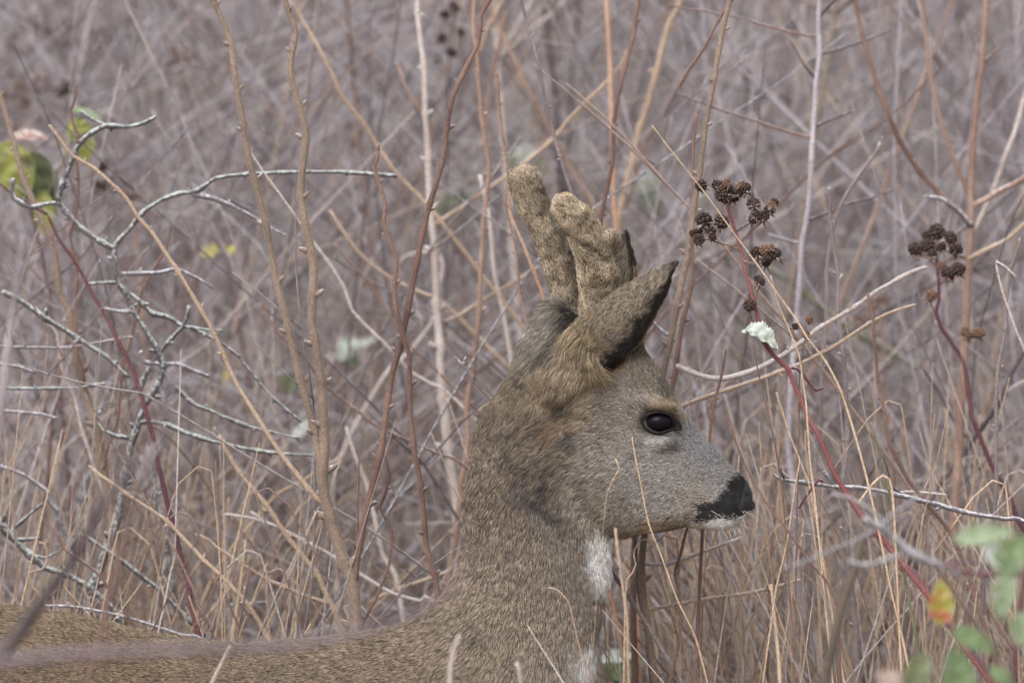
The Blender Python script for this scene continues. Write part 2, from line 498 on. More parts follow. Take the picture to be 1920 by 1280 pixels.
# ---- lie of the coat: (x, y, dir x, dir y, length, lift)
LIE = [
    (1322, 950, -0.8, 0.0, 7, .18), (1358, 916, -0.8, -0.2, 7, .2), (1343, 934, -0.8, 0.0, 7, .2), (1340, 972, -0.8, -0.1, 6, .1),
    (1380, 930, -0.9, -0.3, 4, .3), (1340, 900, -0.8, 0.15, 7, .25), (1340, 985, -0.7, 0.4, 7, .2), (1385, 978, -0.4, 0.7, 6, .3), (1290, 830, -0.7, -0.4, 8, .2), (1250, 880, -0.85, 0.25, 9, .2),
    (1240, 750, -0.6, -0.5, 7, .2), (1200, 700, -0.3, -0.8, 9, .3), (1190, 655, 0.1, -1, 15, .8), (1180, 830, -0.9, 0.2, 8, .2), (1230, 985, -0.9, 0.35, 12, .25),
    (1150, 920, -0.75, 0.65, 13, .25), (1170, 1000, -0.6, 0.8, 14, .3), (1130, 780, -0.85, 0.35, 13, .25), (1080, 860, -0.85, 0.5, 24, .35), (1030, 850, -0.8, 0.6, 30, .45),
    (1010, 900, -0.5, 0.85, 28, .4), (1080, 740, -0.6, 0.8, 30, .5), (1050, 700, -0.45, 0.9, 42, .65), (1050, 780, -0.9, 0.45, 26, .5), (1010, 740, -0.3, 0.95, 28, .4), (1060, 610, -0.6, 0.8, 26, .5), (1000, 640, -0.6, 0.8, 24, .45),
    (960, 740, -0.45, 0.9, 20, .3), (900, 850, -0.25, 1, 17, .22), (1000, 960, -0.1, 1, 20, .25), (960, 1000, -0.15, 1, 17, .2), (1080, 1030, 0.1, 1, 18, .25), (1135, 1050, 0.15, 1, 32, .35),
    (900, 1050, -0.3, 1, 17, .2), (1060, 1180, 0, 1, 16, .2), (1115, 1240, 0.15, 1, 28, .35), (950, 1200, -0.25, 1, 17, .22), (860, 1180, -0.7, 0.7, 17, .22),
    (700, 1220, -0.95, 0.35, 14, .22), (400, 1240, -0.97, 0.25, 14, .22), (0, 1200, -1, 0.1, 14, .22), (-400, 1300, -1, 0.3, 16, .2), (500, 1600, -0.9, 0.5, 18, .2), (900, 2000, -0.1, 1, 8, .1), (-550, 2100, -0.1, 1, 8, .1),
]
_lp = np.array([c[:2] for c in LIE], float); _ld = np.array([c[2:4] for c in LIE], float); _ll = np.array([c[4] for c in LIE], float); _le = np.array([c[5] for c in LIE], float)
def lie(P):
    D = np.zeros((len(P), 2)); Ln = np.zeros(len(P)); E = np.zeros(len(P)); W = np.zeros(len(P))
    for i in range(len(LIE)):
        d2 = ((P[:, :2] - _lp[i]) ** 2).sum(1)
        wt = 1 / (d2 + 300.0) ** 1.7
        D += wt[:, None] * _ld[i]; Ln += wt * _ll[i]; E += wt * _le[i]; W += wt
    return D / W[:, None], Ln / W, E / W

def sample(V, Q, n, dens, rng):
    T = np.concatenate([Q[:, [0, 1, 2]], Q[:, [0, 2, 3]]])
    a = np.linalg.norm(np.cross(V[T[:, 1]] - V[T[:, 0]], V[T[:, 2]] - V[T[:, 0]]), axis=1)
    a = a * dens(V[T].mean(1))
    t = rng.choice(len(T), n, p=a / a.sum())
    r1, r2 = np.sqrt(rng.random(n)), rng.random(n)
    b = np.stack([1 - r1, r1 * (1 - r2), r1 * r2], 1)
    return t, b, T

def hair_object(name, parent, P4, R, C4, mat):
    """P4 (n,k,3) world points, R (k,) radii or (n,k), C4 (n,k,3)"""
    n, k, _ = P4.shape
    cu = bpy.data.hair_curves.new(name)
    cu.add_curves([k] * n)
    cu.position_data.foreach_set('vector', np.ascontiguousarray(P4 - np.array(world_loc(parent)), np.float32).ravel())
    ra = cu.attributes.get('radius') or cu.attributes.new('radius', 'FLOAT', 'POINT')
    ra.data.foreach_set('value', np.broadcast_to(R, (n, k)).astype(np.float32).ravel())
    ca = cu.attributes.new('tint', 'FLOAT_COLOR', 'POINT')
    ca.data.foreach_set('color', np.concatenate([C4, np.ones((n, k, 1))], 2).astype(np.float32).ravel())
    cu.materials.append(mat)
    o = bpy.data.objects.new(name, cu)
    COL.objects.link(o)
    o.parent = parent
    return o

fur_mat, _nt, _b = new_mat('fur')
_at = _nt.nodes.new('ShaderNodeAttribute'); _at.attribute_name = 'tint'
_nt.links.new(_at.outputs['Color'], _b.inputs['Base Color'])
_b.inputs['Roughness'].default_value = 0.55
_b.inputs['Specular IOR Level'].default_value = 0.28
skin_mat, _nt, _b = new_mat('skin')
_at = _nt.nodes.new('ShaderNodeAttribute'); _at.attribute_name = 'tint'
_nt.links.new(_at.outputs['Color'], _b.inputs['Base Color'])
_ar = _nt.nodes.new('ShaderNodeAttribute'); _ar.attribute_name = 'wet'
_mr = _nt.nodes.new('ShaderNodeMapRange'); _mr.inputs['To Min'].default_value = 0.85; _mr.inputs['To Max'].default_value = 0.46
_nt.links.new(_ar.outputs['Fac'], _mr.inputs['Value']); _nt.links.new(_mr.outputs[0], _b.inputs['Roughness'])
_geo = _nt.nodes.new('ShaderNodeNewGeometry')
_vo = _nt.nodes.new('ShaderNodeTexVoronoi'); _vo.inputs['Scale'].default_value = 900
_nt.links.new(_geo.outputs['Position'], _vo.inputs['Vector'])
_bp = _nt.nodes.new('ShaderNodeBump'); _bp.inputs['Strength'].default_value = 0.35; _bp.inputs['Distance'].default_value = 0.0004
_nt.links.new(_vo.outputs['Distance'], _bp.inputs['Height']); _nt.links.new(_bp.outputs[0], _b.inputs['Normal'])

deer = empty('roe_deer', tuple(toW((900, 2596, 0))))
deer.location.z = 0.0
tag(deer, 'grey brown roe buck in velvet antlers, standing in profile among the bare twigs', 'deer')

def skin_mesh(name, V, Q, colour, wet, parent):
    me = np_mesh(name, toW(V), Q[:, ::-1])
    a = me.attributes.new('tint', 'FLOAT_COLOR', 'POINT')
    a.data.foreach_set('color', np.concatenate([colour, np.ones((len(V), 1))], 1).astype(np.float32).ravel())
    a = me.attributes.new('wet', 'FLOAT', 'POINT')
    a.data.foreach_set('value', wet.astype(np.float32))
    return link(name, me, parent, skin_mat)

Lc, Dc, mz = coat(BV)
pad = mz & (BV[:, 0] > 1394 - (BV[:, 1] - 930) * 0.2) 
bodyc = Lc * 0.35 + Dc * 0.65
bodyc[pad] = lin((24, 24, 27))
body_obj = skin_mesh('body', BV, BQ, bodyc, pad.astype(float), deer)

def grow(V, Q, N, n, dens, seed, colf, lief, rad, bald=None, twist=0.25, band=(0.62, 1.0, 1.0, 0.72), lenvar=0.35, spk=(2.1, 7.0), curl=1.0):
    rng = np.random.default_rng(seed)
    t, b, T = sample(V, Q, n, dens, rng)
    P = (V[T[t]] * b[:, :, None]).sum(1)
    Nn = (N[T[t]] * b[:, :, None]).sum(1)
    Nn /= np.maximum(np.linalg.norm(Nn, axis=1), 1e-9)[:, None]
    if bald is not None:
        k = ~bald(P); P, Nn = P[k], Nn[k]
    n = len(P)
    D3, Ln, E = lief(P)
    # locks: neighbouring hairs share a bend
    for sc, am in ((26, 0.55), (9, 0.5)):
        for c in range(3):
            D3[:, c] += (vnoise(P / sc, 31 + c) - 0.5) * am * twist * 2
    D3 += rng.normal(0, 0.10, D3.shape)
    D3 -= Nn * (D3 * Nn).sum(1)[:, None]
    D3 /= np.maximum(np.linalg.norm(D3, axis=1), 1e-6)[:, None]
    Ln = Ln * (1 - lenvar / 2 + lenvar * rng.random(n)) * (0.8 + 0.4 * vnoise(P / 12, 5))
    E = E * (0.7 + 0.7 * vnoise(P / 7, 6)) + rng.normal(0, 0.05, n)
    fr = [(0.8, 1.7), (1.0, 1.0), (1.0, 0.35)]
    pts = [P - Nn * 1.2]
    for a_, e_ in fr:
        st = D3 * a_ + Nn * (E * e_ * curl)[:, None]
        st /= np.linalg.norm(st, axis=1)[:, None]
        pts.append(pts[-1] + st * (Ln / 3)[:, None])
    P4 = np.stack(pts, 1)
    Lc, Dc = colf(P)[:2]
    # agouti speckle: streaks longer along the lie than across it
    side = np.cross(D3, Nn)
    q = np.stack([(P * side).sum(1) / spk[0], (P * D3).sum(1) / spk[1], P[:, 2] / 40], 1)
    s_ = vnoise(q, 77) * 0.66 + rng.random(n) * 0.34
    s_ = np.clip((s_ - 0.32) / 0.36, 0, 1)
    c = Dc + (Lc - Dc) * s_[:, None]
    c *= (0.85 + 0.3 * vnoise(P / 30, 9))[:, None]
    C4 = np.clip(np.stack([c * band[0], c * band[1], c * band[2], Dc * (1 - band[3]) * 0.6 + c * band[3]], 1), 0.002, 0.9)
    R = np.array(rad)[None, :] * (0.75 + 0.5 * rng.random(n))[:, None]
    return toW(P4), R * S, C4

def lie3(P):
    D, Ln, E = lie(P)
    return np.concatenate([D, np.zeros((len(P), 1))], 1), Ln, E
def dens_body(c):
    vis = (c[:, 0] > -30) & (c[:, 1] < 1300)
    d = np.where(vis, 1.0, 0.05) * np.where(c[:, 2] < 25, 1.0, 0.22)
    return d * np.where(c[:, 0] > 1140, 1.7, 1.0)
def bald_body(P):
    pad = inside(P, MUZZLE) & (P[:, 0] > 1394 - (P[:, 1] - 930) * 0.2)
    eye = (np.hypot((P[:, 0] - 1237) / 32, (P[:, 1] - 789) / 19) < 1) & (np.abs(P[:, 2]) > 30)
    return pad | eye
N_FUR = 640000
P4, R, C4 = grow(BV, BQ, BN, N_FUR, dens_body, 3, lambda P: coat(P, 1, 4), lie3, (0.52, 0.48, 0.36, 0.14), bald_body)
hair_object('fur', deer, P4, R, C4, fur_mat)

# ---- antlers in velvet
def antler(seed, chain, stub, s):
    allp = np.array([c[:3] for c in chain] + [c[:3] for c in stub]); rr = 45
    gx = grid([(allp[:, 0].min() - rr, allp[:, 0].max() + rr, 3.5)]); gy = grid([(allp[:, 1].min() - rr, allp[:, 1].max() + rr, 3.5)]); gz = grid([(allp[:, 2].min() - rr, allp[:, 2].max() + rr, 3.5)])
    g = np.meshgrid(gx, gy, gz, indexing='ij')
    D = None
    for ch in (chain, stub):
        for a, b in zip(ch[:-1], ch[1:]):
            d = cone(g, a[:3], b[:3], a[3], b[3])
            D = d if D is None else smin(D, d, 7)
    P = np.stack([g[0].ravel(), g[1].ravel(), g[2].ravel()], 1)
    D = D + ((vnoise(P / 22, 50 + seed) - 0.5) * 1.4 + (vnoise(P / 7, 60 + seed) - 0.5) * 1.0).reshape(D.shape)
    V, Q = surface_net(gx, gy, gz, D)
    N = vnormals(V, Q)
    if ((V - V.mean(0)) * N).sum() < 0:
        Q = Q[:, ::-1]; N = -N
    lc, dc = np.array(lin((182, 165, 143))), np.array(lin((70, 62, 53)))
    ca = np.array([c[:3] for c in chain], float); cr = np.array([c[3] for c in chain], float)
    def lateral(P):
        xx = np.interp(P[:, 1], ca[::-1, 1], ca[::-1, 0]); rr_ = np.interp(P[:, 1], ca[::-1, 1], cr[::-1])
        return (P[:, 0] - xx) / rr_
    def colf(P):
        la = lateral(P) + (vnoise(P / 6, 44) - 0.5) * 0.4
        edge = 1 + 0.35 * np.clip((-la - 0.55) / 0.4, 0, 1) if s < 0 else 1 - 0.45 * np.clip((la - 0.1) / 0.6, 0, 1) * (P[:, 1] > 360)  # far antler's overlap side shaded, near antler's left edge lit, by velvet colour
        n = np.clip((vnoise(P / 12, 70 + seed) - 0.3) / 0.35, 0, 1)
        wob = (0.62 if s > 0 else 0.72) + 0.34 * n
        seam = np.exp(-((P[:, 1] - (0.72 * (P[:, 0] - 1045) + 418)) / 7) ** 2) * (P[:, 0] < 1125) * (P[:, 0] > 1036) * (1 if s < 0 else 0)  # shade of the V notch put into the velvet colour
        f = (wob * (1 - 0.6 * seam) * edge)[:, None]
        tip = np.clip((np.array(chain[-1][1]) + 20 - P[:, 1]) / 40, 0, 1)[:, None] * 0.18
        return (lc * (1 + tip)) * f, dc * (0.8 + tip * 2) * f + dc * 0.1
    o = skin_mesh('antler', V, Q, np.tile(lc * 0.4, (len(V), 1)), np.zeros(len(V)), deer)
    c0 = np.array([c[:3] for c in chain]); dr = np.diff(c0.astype(float), axis=0); dr /= np.linalg.norm(dr, axis=1)[:, None]
    mid = (c0[1:] + c0[:-1]) / 2
    def lf(P):
        D = np.zeros((len(P), 3)); W = np.zeros(len(P))
        for m, d in zip(mid, dr):
            wt = 1 / (((P - m) ** 2).sum(1) + 50) ** 2
            D += wt[:, None] * d; W += wt
        D = D / W[:, None] + (vnoise(P / 14, 90) - 0.5)[:, None] * np.array((1.4, 0.2, 0.6))
        return D, np.full(len(P), 11.0), np.full(len(P), 0.95)
    P4, R, C4 = grow(V, Q, N, 52000, lambda c: np.where(c[:, 2] < c0[:, 2].mean() + 12, 1.0, 0.3), 20 + seed, colf, lf, (0.55, 0.5, 0.38, 0.15), None, 0.8, band=(0.3, 0.8, 1.2, 1.3), spk=(2.6, 8))  # dark roots and bright tips put depth shade and rim light into velvet
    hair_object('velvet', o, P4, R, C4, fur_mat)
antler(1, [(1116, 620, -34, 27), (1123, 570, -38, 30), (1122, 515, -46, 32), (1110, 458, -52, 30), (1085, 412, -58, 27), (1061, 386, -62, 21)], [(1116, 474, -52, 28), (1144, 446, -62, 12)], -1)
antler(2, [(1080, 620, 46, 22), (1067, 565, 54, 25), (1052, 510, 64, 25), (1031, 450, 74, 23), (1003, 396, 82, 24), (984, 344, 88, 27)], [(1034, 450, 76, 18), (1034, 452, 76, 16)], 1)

# ---- ears
def ear(seed, base, tip, hwid, s, roll, dark):
    base, tip = np.array(base, float), np.array(tip, float)
    ax = (tip - base).astype(float); L = np.linalg.norm(ax); ax /= L
    pr = np.cross(ax, np.array((0, 0, 1.0))); pr /= np.linalg.norm(pr)
    if pr[0] < 0: pr = -pr                      # towards the front edge
    nm = np.cross(ax, pr); nm /= np.linalg.norm(nm)
    if nm[2] * s < 0: nm = -nm                  # outward, away from the skull
    nu, nv = 46, 30
    ts = np.linspace(0, 1, nu)
    prof = np.interp(ts, [0, .12, .3, .5, .7, .85, .95, 1], np.array([.60, .85, 1.0, .95, .68, .40, .18, .05])) * hwid
    V = []
    for side in (0, 1):
        for i, t in enumerate(ts):
            for j in range(nv):
                v = -1 + 2 * j / (nv - 1)
                cup = 0.62 * prof[i] * (1 - v * v) - (roll * prof[i] * max(0, v - 0.45) ** 2)
                th = 3.0 * (1 - v ** 6) * (1 - t ** 8) + 0.4
                off = cup - (th if side else 0)
                bend = 8 * math.sin(t * PI)
                V.append(base + ax * (L * t) + pr * (v * prof[i] + 5 * math.sin(t * PI) ) + nm * (off + bend * 0.5 - 4 * t))
    V = np.array(V); Q = []
    M = nu * nv
    for i in range(nu - 1):
        for j in range(nv - 1):
            a = i * nv + j
            Q.append((a, a + 1, a + nv + 1, a + nv)); Q.append((M + a, M + a + nv, M + a + nv + 1, M + a + 1))
    for i in range(nu - 1):
        for j in (0, nv - 1):
            a = i * nv + j
            Q.append((a, a + nv, M + a + nv, M + a) if j == 0 else (a, M + a, M + a + nv, a + nv))
    for j in range(nv - 1):
        Q.append(((nu - 1) * nv + j, (nu - 1) * nv + j + 1, M + (nu - 1) * nv + j + 1, M + (nu - 1) * nv + j))
    Q = np.array(Q)
    N = vnormals(V, Q)
    if (N[:M] @ nm).sum() < 0:
        Q = Q[:, ::-1]; N = -N
    g1, g2 = lin((150, 138, 122)), lin((72, 65, 58)); t1, t2 = lin((164, 142, 112)), lin((88, 75, 60)); k1, k2 = lin((54, 48, 46)), lin((28, 25, 25))
    def colf(P):
        r = P - base
        t = np.clip(r @ ax / L, 0, 1); hwp = np.interp(t, ts, prof)
        v = (r @ pr - 5 * np.sin(t * PI)) / np.maximum(hwp, 1)
        e = (vnoise(P / 9, 15) - 0.5) * 0.5 + (vnoise(P / 2.5, 16) - 0.5) * 0.5
        b = np.clip((0.42 - t + e) / 0.3, 0, 1)[:, None]
        Lc = g1 * (1 - b) + t1 * b; Dc = g2 * (1 - b) + t2 * b
        dk = np.clip((v - dark + e * 0.6) / 0.3, 0, 1) * np.clip((t - 0.03) / 0.08, 0, 1)
        dk = np.maximum(dk, np.clip((t - 0.88 + e * 0.3) / 0.1, 0, 1) * 0.8)[:, None]
        rim = (np.clip((v - 0.90) / 0.08, 0, 1) * (t < 0.72) * 0.7)[:, None]
        Lc = Lc * (1 - dk) + k1 * dk; Dc = Dc * (1 - dk) + k2 * dk
        return Lc * (1 - rim) + t1 * rim, Dc * (1 - rim) + t2 * rim
    lc, dc = colf(V)
    o = skin_mesh('ear', V, Q, lc * 0.3 + dc * 0.5, np.zeros(len(V)), deer)
    def lf(P):
        r = P - base; t = np.clip(r @ ax / L, 0, 1)
        D = np.tile(ax, (len(P), 1)) + np.clip(0.35 - t, 0, 1)[:, None] * np.array((-1.2, 1.5, 0))
        return D, 14 + 34 * np.clip(0.45 - t, 0, 1), 0.34 + 0.3 * np.clip(0.4 - t, 0, 1)
    P4, R, C4 = grow(V, Q, N, 46000 if s < 0 else 14000, lambda c: np.ones(len(c)), 40 + seed, colf, lf, (0.75, 0.7, 0.5, 0.2), None, 0.6, spk=(3.5, 7))
    hair_object('ear_fur', o, P4, R, C4, fur_mat)
    if s < 0:       # pale woolly tufts round the foot of the ear
        tl, td = lin((158, 140, 114)), lin((84, 73, 60))
        def near(c):
            t = (c - base) @ ax / L
            return np.where((t < .30) & (c[:, 0] < 1120), 1.0, 0.0) + 1e-6
        def lf2(P):
            D = np.tile((-0.35, 1.0, -0.15), (len(P), 1)) + (vnoise(P / 16, 93) - .5)[:, None] * np.array((1.8, .3, .6))
            return D, 26 + 34 * vnoise(P / 10, 94), np.full(len(P), .42)
        P4, R, C4 = grow(V, Q, N, 9000, near, 61, lambda P: (np.tile(tl, (len(P), 1)), np.tile(td, (len(P), 1))), lf2, (0.6, 0.55, 0.42, 0.15), None, 1.0, band=(0.45, 0.8, 1.0, 1.0), spk=(3.2, 30))
        hair_object('ear_tuft', o, P4, R, C4, fur_mat)
ear(1, (1056, 700, -46), (1260, 492, -100), 54, -1, 0.9, 0.24)
ear(2, (1122, 650, 62), (1172, 446, 110), 46, 1, 0.5, 0.6)

# ---- eyes
eye_mat, _nt, _b = new_mat('eyeball')
_b.inputs['Base Color'].default_value = L4((20, 18, 22)); _b.inputs['Roughness'].default_value = 0.1
_b.inputs['Coat Weight'].default_value = 0.0; _b.inputs['Coat Roughness'].default_value = 0.1; _b.inputs['Specular IOR Level'].default_value = 0.06
lid_mat, _nt, _b = new_mat('eyelid_skin')
_b.inputs['Base Color'].default_value = L4((34, 29, 29)); _b.inputs['Roughness'].default_value = 0.8; _b.inputs['Specular IOR Level'].default_value = 0.12
def sphere(c, r, nu=24, nv=32):
    V = []; Q = []
    for i in range(nu + 1):
        a = PI * i / nu
        for j in range(nv):
            b = 2 * PI * j / nv
            V.append((c[0] + r[0] * math.sin(a) * math.cos(b), c[1] + r[1] * math.cos(a), c[2] + r[2] * math.sin(a) * math.sin(b)))
    for i in range(nu):
        for j in range(nv):
            a, b = i * nv + j, i * nv + (j + 1) % nv
            Q.append((a, b, b + nv, a + nv))
    return np.array(V), np.array(Q)
LID = [(1203, 786), (1209, 778), (1219, 772), (1232, 769), (1246, 771), (1259, 777), (1270, 789), (1275, 801), (1262, 801), (1250, 804), (1236, 808), (1222, 806), (1210, 797)]
for s in (-1, 1):
    V, Q = sphere((1235, 788, s * 44), (31, 22.5, 28))
    me = np_mesh('eye', toW(V), Q)
    e = link('eye', me, deer, eye_mat)
    ring = np.array([(a, b, s * (72.5 - 0.0075 * ((a - 1233) ** 2 + (b - 788) ** 2) + (1.5 if b < 780 else 0))) for a, b in LID], float)
    n = 52; k = len(ring); u = np.arange(n) * k / n; i0 = np.floor(u).astype(int); f = (u - i0)[:, None]
    p0, p1, p2, p3 = (ring[(i0 + d) % k] for d in (-1, 0, 1, 2))
    C = 0.5 * (2 * p1 + (p2 - p0) * f + (2 * p0 - 5 * p1 + 4 * p2 - p3) * f ** 2 + (3 * p1 - p0 - 3 * p2 + p3) * f ** 3)
    cen = C.mean(0); V = []; Q = []; ns = 10
    for i in range(n):
        out = C[i] - cen; out[2] = 0; out /= np.linalg.norm(out)
        for j in range(ns):
            a = 2 * PI * j / ns
            V.append(C[i] + out * (3.2 * math.cos(a) + 1.0) + np.array((0, 0, s)) * (3.6 * math.sin(a) - 2.0 * (math.cos(a) > 0.3)))
    for i in range(n):
        for j in range(ns):
            Q.append((i * ns + j, i * ns + (j + 1) % ns, ((i + 1) % n) * ns + (j + 1) % ns, ((i + 1) % n) * ns + j))
    link('eyelid', np_mesh('eyelid', toW(np.array(V)), np.array(Q)), e, lid_mat)

# ---- whiskers and chin bristles
def whiskers():
    rng = np.random.default_rng(5); P4 = []
    for k in range(30):
        s = -1 if k % 3 else 1
        if k < 9: p = np.array((1330 + 70 * rng.random(), 955 + 18 * rng.random(), s * (26 + 6 * rng.random())))
        else: p = np.array((1345 + 55 * rng.random(), 984 + 6 * rng.random(), s * 14 * rng.random()))
        d = np.array((0.55 + rng.normal() * .3, 0.7 + rng.normal() * .35, s * (0.5 + rng.random() * .5))); d /= np.linalg.norm(d)
        L = 14 + 30 * rng.random() ** 1.5
        P4.append([p + d * L * t + np.array((0, 0.10 * L * t * t, 0)) for t in (0, .33, .66, 1)])
    P4 = toW(np.array(P4))
    C4 = np.tile(lin((196, 190, 184)), (len(P4), 4, 1))
    hair_object('whisker_fringe', deer, P4, np.array((0.32, 0.28, 0.2, 0.08))[None] * S, C4, fur_mat)
whiskers()
# ------------------------------------------------------------------ ground
def make_ground():
    xs_ = grid([(-90, -12, 6), (-12, 12, 0.5), (12, 90, 6)]); ys_ = grid([(-40, -2, 3), (-2, 40, 0.5), (40, 260, 10)])
    X, Y = np.meshgrid(xs_, ys_, indexing='ij')
    P = np.stack([X.ravel() / 1.7, Y.ravel() / 1.7, np.zeros(X.size)], 1)
    Z = (vnoise(P, 2) - 0.5) * 0.07 + (vnoise(P * 3.1, 3) - 0.5) * 0.03 - 0.02
    V = np.stack([X.ravel(), Y.ravel(), Z], 1)
    n, m = len(xs_), len(ys_)
    i, j = np.meshgrid(np.arange(n - 1), np.arange(m - 1), indexing='ij')
    a = (i * m + j).ravel()
    me = np_mesh('ground', V, np.stack([a, a + m, a + m + 1, a + 1], 1))
    mt, nt, b = new_mat('leaf_litter')
    g = nt.nodes.new('ShaderNodeNewGeometry')
    n1 = noise_node(nt, 2.2, 6, g.outputs['Position']); n2 = noise_node(nt, 26, 6, g.outputs['Position'])
    r1 = ramp(nt, n1.outputs[0], [(0.3, L4((92, 80, 70))), (0.5, L4((124, 110, 98))), (0.7, L4((156, 144, 136)))])
    r2 = ramp(nt, n2.outputs[0], [(0.35, (0.55, 0.55, 0.55, 1)), (0.65, (1.2, 1.2, 1.2, 1))])
    mu = nt.nodes.new('ShaderNodeMix'); mu.data_type = 'RGBA'; mu.blend_type = 'MULTIPLY'; mu.inputs[0].default_value = 1
    nt.links.new(r1.outputs[0], mu.inputs[6]); nt.links.new(r2.outputs[0], mu.inputs[7])
    nt.links.new(mu.outputs[2], b.inputs['Base Color']); b.inputs['Roughness'].default_value = 0.95
    tag(link('ground', me, None, mt), kind='structure')
make_ground()

# ------------------------------------------------------------------ twigs
def spline(P, R, step, soft=1.0):
    """points and radii resampled along a smooth curve through P"""
    P = np.asarray(P, float); R = np.asarray(R, float)
    E = np.concatenate([[2 * P[0] - P[1]], P, [2 * P[-1] - P[-2]]])
    out = []; ro = []
    for i in range(len(P) - 1):
        p0, p1, p2, p3 = E[i:i + 4]
        n = max(1, int(np.linalg.norm(p2 - p1) / step))
        t = (np.arange(n) / n)[:, None]
        sp = 0.5 * (2 * p1 + (p2 - p0) * t + (2 * p0 - 5 * p1 + 4 * p2 - p3) * t ** 2 + (3 * p1 - p0 - 3 * p2 + p3) * t ** 3)
        out.append(sp * soft + (p1 + (p2 - p1) * t) * (1 - soft))
        ro.append(R[i] + (R[i + 1] - R[i]) * t[:, 0])
    return np.concatenate(out + [P[-1:]]), np.concatenate(ro + [R[-1:]])

def tube(C, R, ns=7):
    C = np.asarray(C, float); n = len(C)
    T = np.gradient(C, axis=0); T /= np.maximum(np.linalg.norm(T, axis=1), 1e-9)[:, None]
    ref = np.array((0.31, -0.93, 0.17))
    if abs(T.mean(0) @ ref) > 0.9 * np.linalg.norm(T.mean(0)): ref = np.array((1.0, 0, 0))
    A = np.cross(T, ref); A /= np.maximum(np.linalg.norm(A, axis=1), 1e-6)[:, None]
    B = np.cross(T, A)
    a = np.arange(ns) * 2 * PI / ns
    V = C[:, None] + np.asarray(R)[:, None, None] * (np.cos(a)[None, :, None] * A[:, None] + np.sin(a)[None, :, None] * B[:, None])
    V = V.reshape(-1, 3)
    i, j = np.meshgrid(np.arange(n - 1), np.arange(ns), indexing='ij')
    i, j = i.ravel(), j.ravel(); k = (j + 1) % ns
    Q = np.stack([i * ns + j, i * ns + k, (i + 1) * ns + k, (i + 1) * ns + j], 1)
    # close the two ends with small fans as quads onto centre points
    V = np.concatenate([V, C[:1] - T[:1] * R[0] * 0.4, C[-1:] + T[-1:] * R[-1] * 0.6])
    c0, c1 = n * ns, n * ns + 1
    caps = [(c0, (q + 1) % ns, q, q) for q in range(0)]
    ev = np.arange(0, ns - (ns % 2), 2)
    cap = [(c0, (q + 2) % ns, (q + 1) % ns, q) for q in ev] + [(c1, (n - 1) * ns + q, (n - 1) * ns + (q + 1) % ns, (n - 1) * ns + (q + 2) % ns) for q in ev]
    if ns % 2:
        cap += [(c0, 0, ns - 1, ns - 1), (c1, (n - 1) * ns + ns - 1, (n - 1) * ns, (n - 1) * ns)]
        cap = [c for c in cap if len(set(c)) == 4]
    return V, np.concatenate([Q, np.array(cap, int)])

def merge(parts):
    Vs = []; Qs = []; o = 0
    for V, Q in parts:
        Vs.append(V); Qs.append(Q + o); o += len(V)
    return np.concatenate(Vs), np.concatenate(Qs)

rs = np.random.default_rng(7)

def to_ground(P, R, spread=0.10):
    """carry the low end of a stem on down to the ground"""
    e, d = P[-1], P[-1] - P[-2]
    d = d / np.linalg.norm(d)
    if d[2] > -0.25: d = np.array((d[0] * 0.6, d[1], -0.6)); d /= np.linalg.norm(d)
    h = e[2]
    pts, rr = [], []
    n = max(2, int(h / 0.15))
    hd = np.clip(np.array((d[0], d[1])) / max(-d[2], 0.25), -1.1, 1.1)
    for i in range(1, n + 1):
        t = i / n
        f = t - 0.35 * t * t
        pts.append((e[0] + hd[0] * h * f, e[1] + hd[1] * h * f, e[2] - (h + 0.03) * t))
        rr.append(R[-1] * (1 + 0.35 * t))
    return np.concatenate([P, np.array(pts)]), np.concatenate([R, rr])

# shared small shapes
def bud_mesh():
    V, Q = sphere((0, 0, 0), (1, 1, 1), 6, 8)
    V = V[:, [0, 2, 1]].copy()
    t = (V[:, 2] + 1) / 2
    V[:, 0] *= 1 - 0.45 * t; V[:, 1] *= 1 - 0.45 * t
    V[:, 2] *= 1.7; V[:, 2] += 1.2
    return np_mesh('bud', V, Q)
def thorn_mesh():
    V, Q = tube([(0, 0, -.4), (0.1, 0, .6), (.45, 0, 1.5), (1.0, 0, 2.3)], [1, .7, .35, .06], 6)
    return np_mesh('thorn', V, Q)
BUD, THORN = {}, {}
def small(name, cache, maker, key, loc, direction, size, parent):
    if key not in cache:
        me = maker(); me.materials.append(BK[key]); cache[key] = me
    o = bpy.data.objects.new(name, cache[key])
    COL.objects.link(o)
    o.parent = parent
    o.location = Vector(loc) - world_loc(parent)
    o.rotation_euler = Vector(direction).to_track_quat('Z', 'X').to_euler()
    o.scale = (size,) * 3
    return o

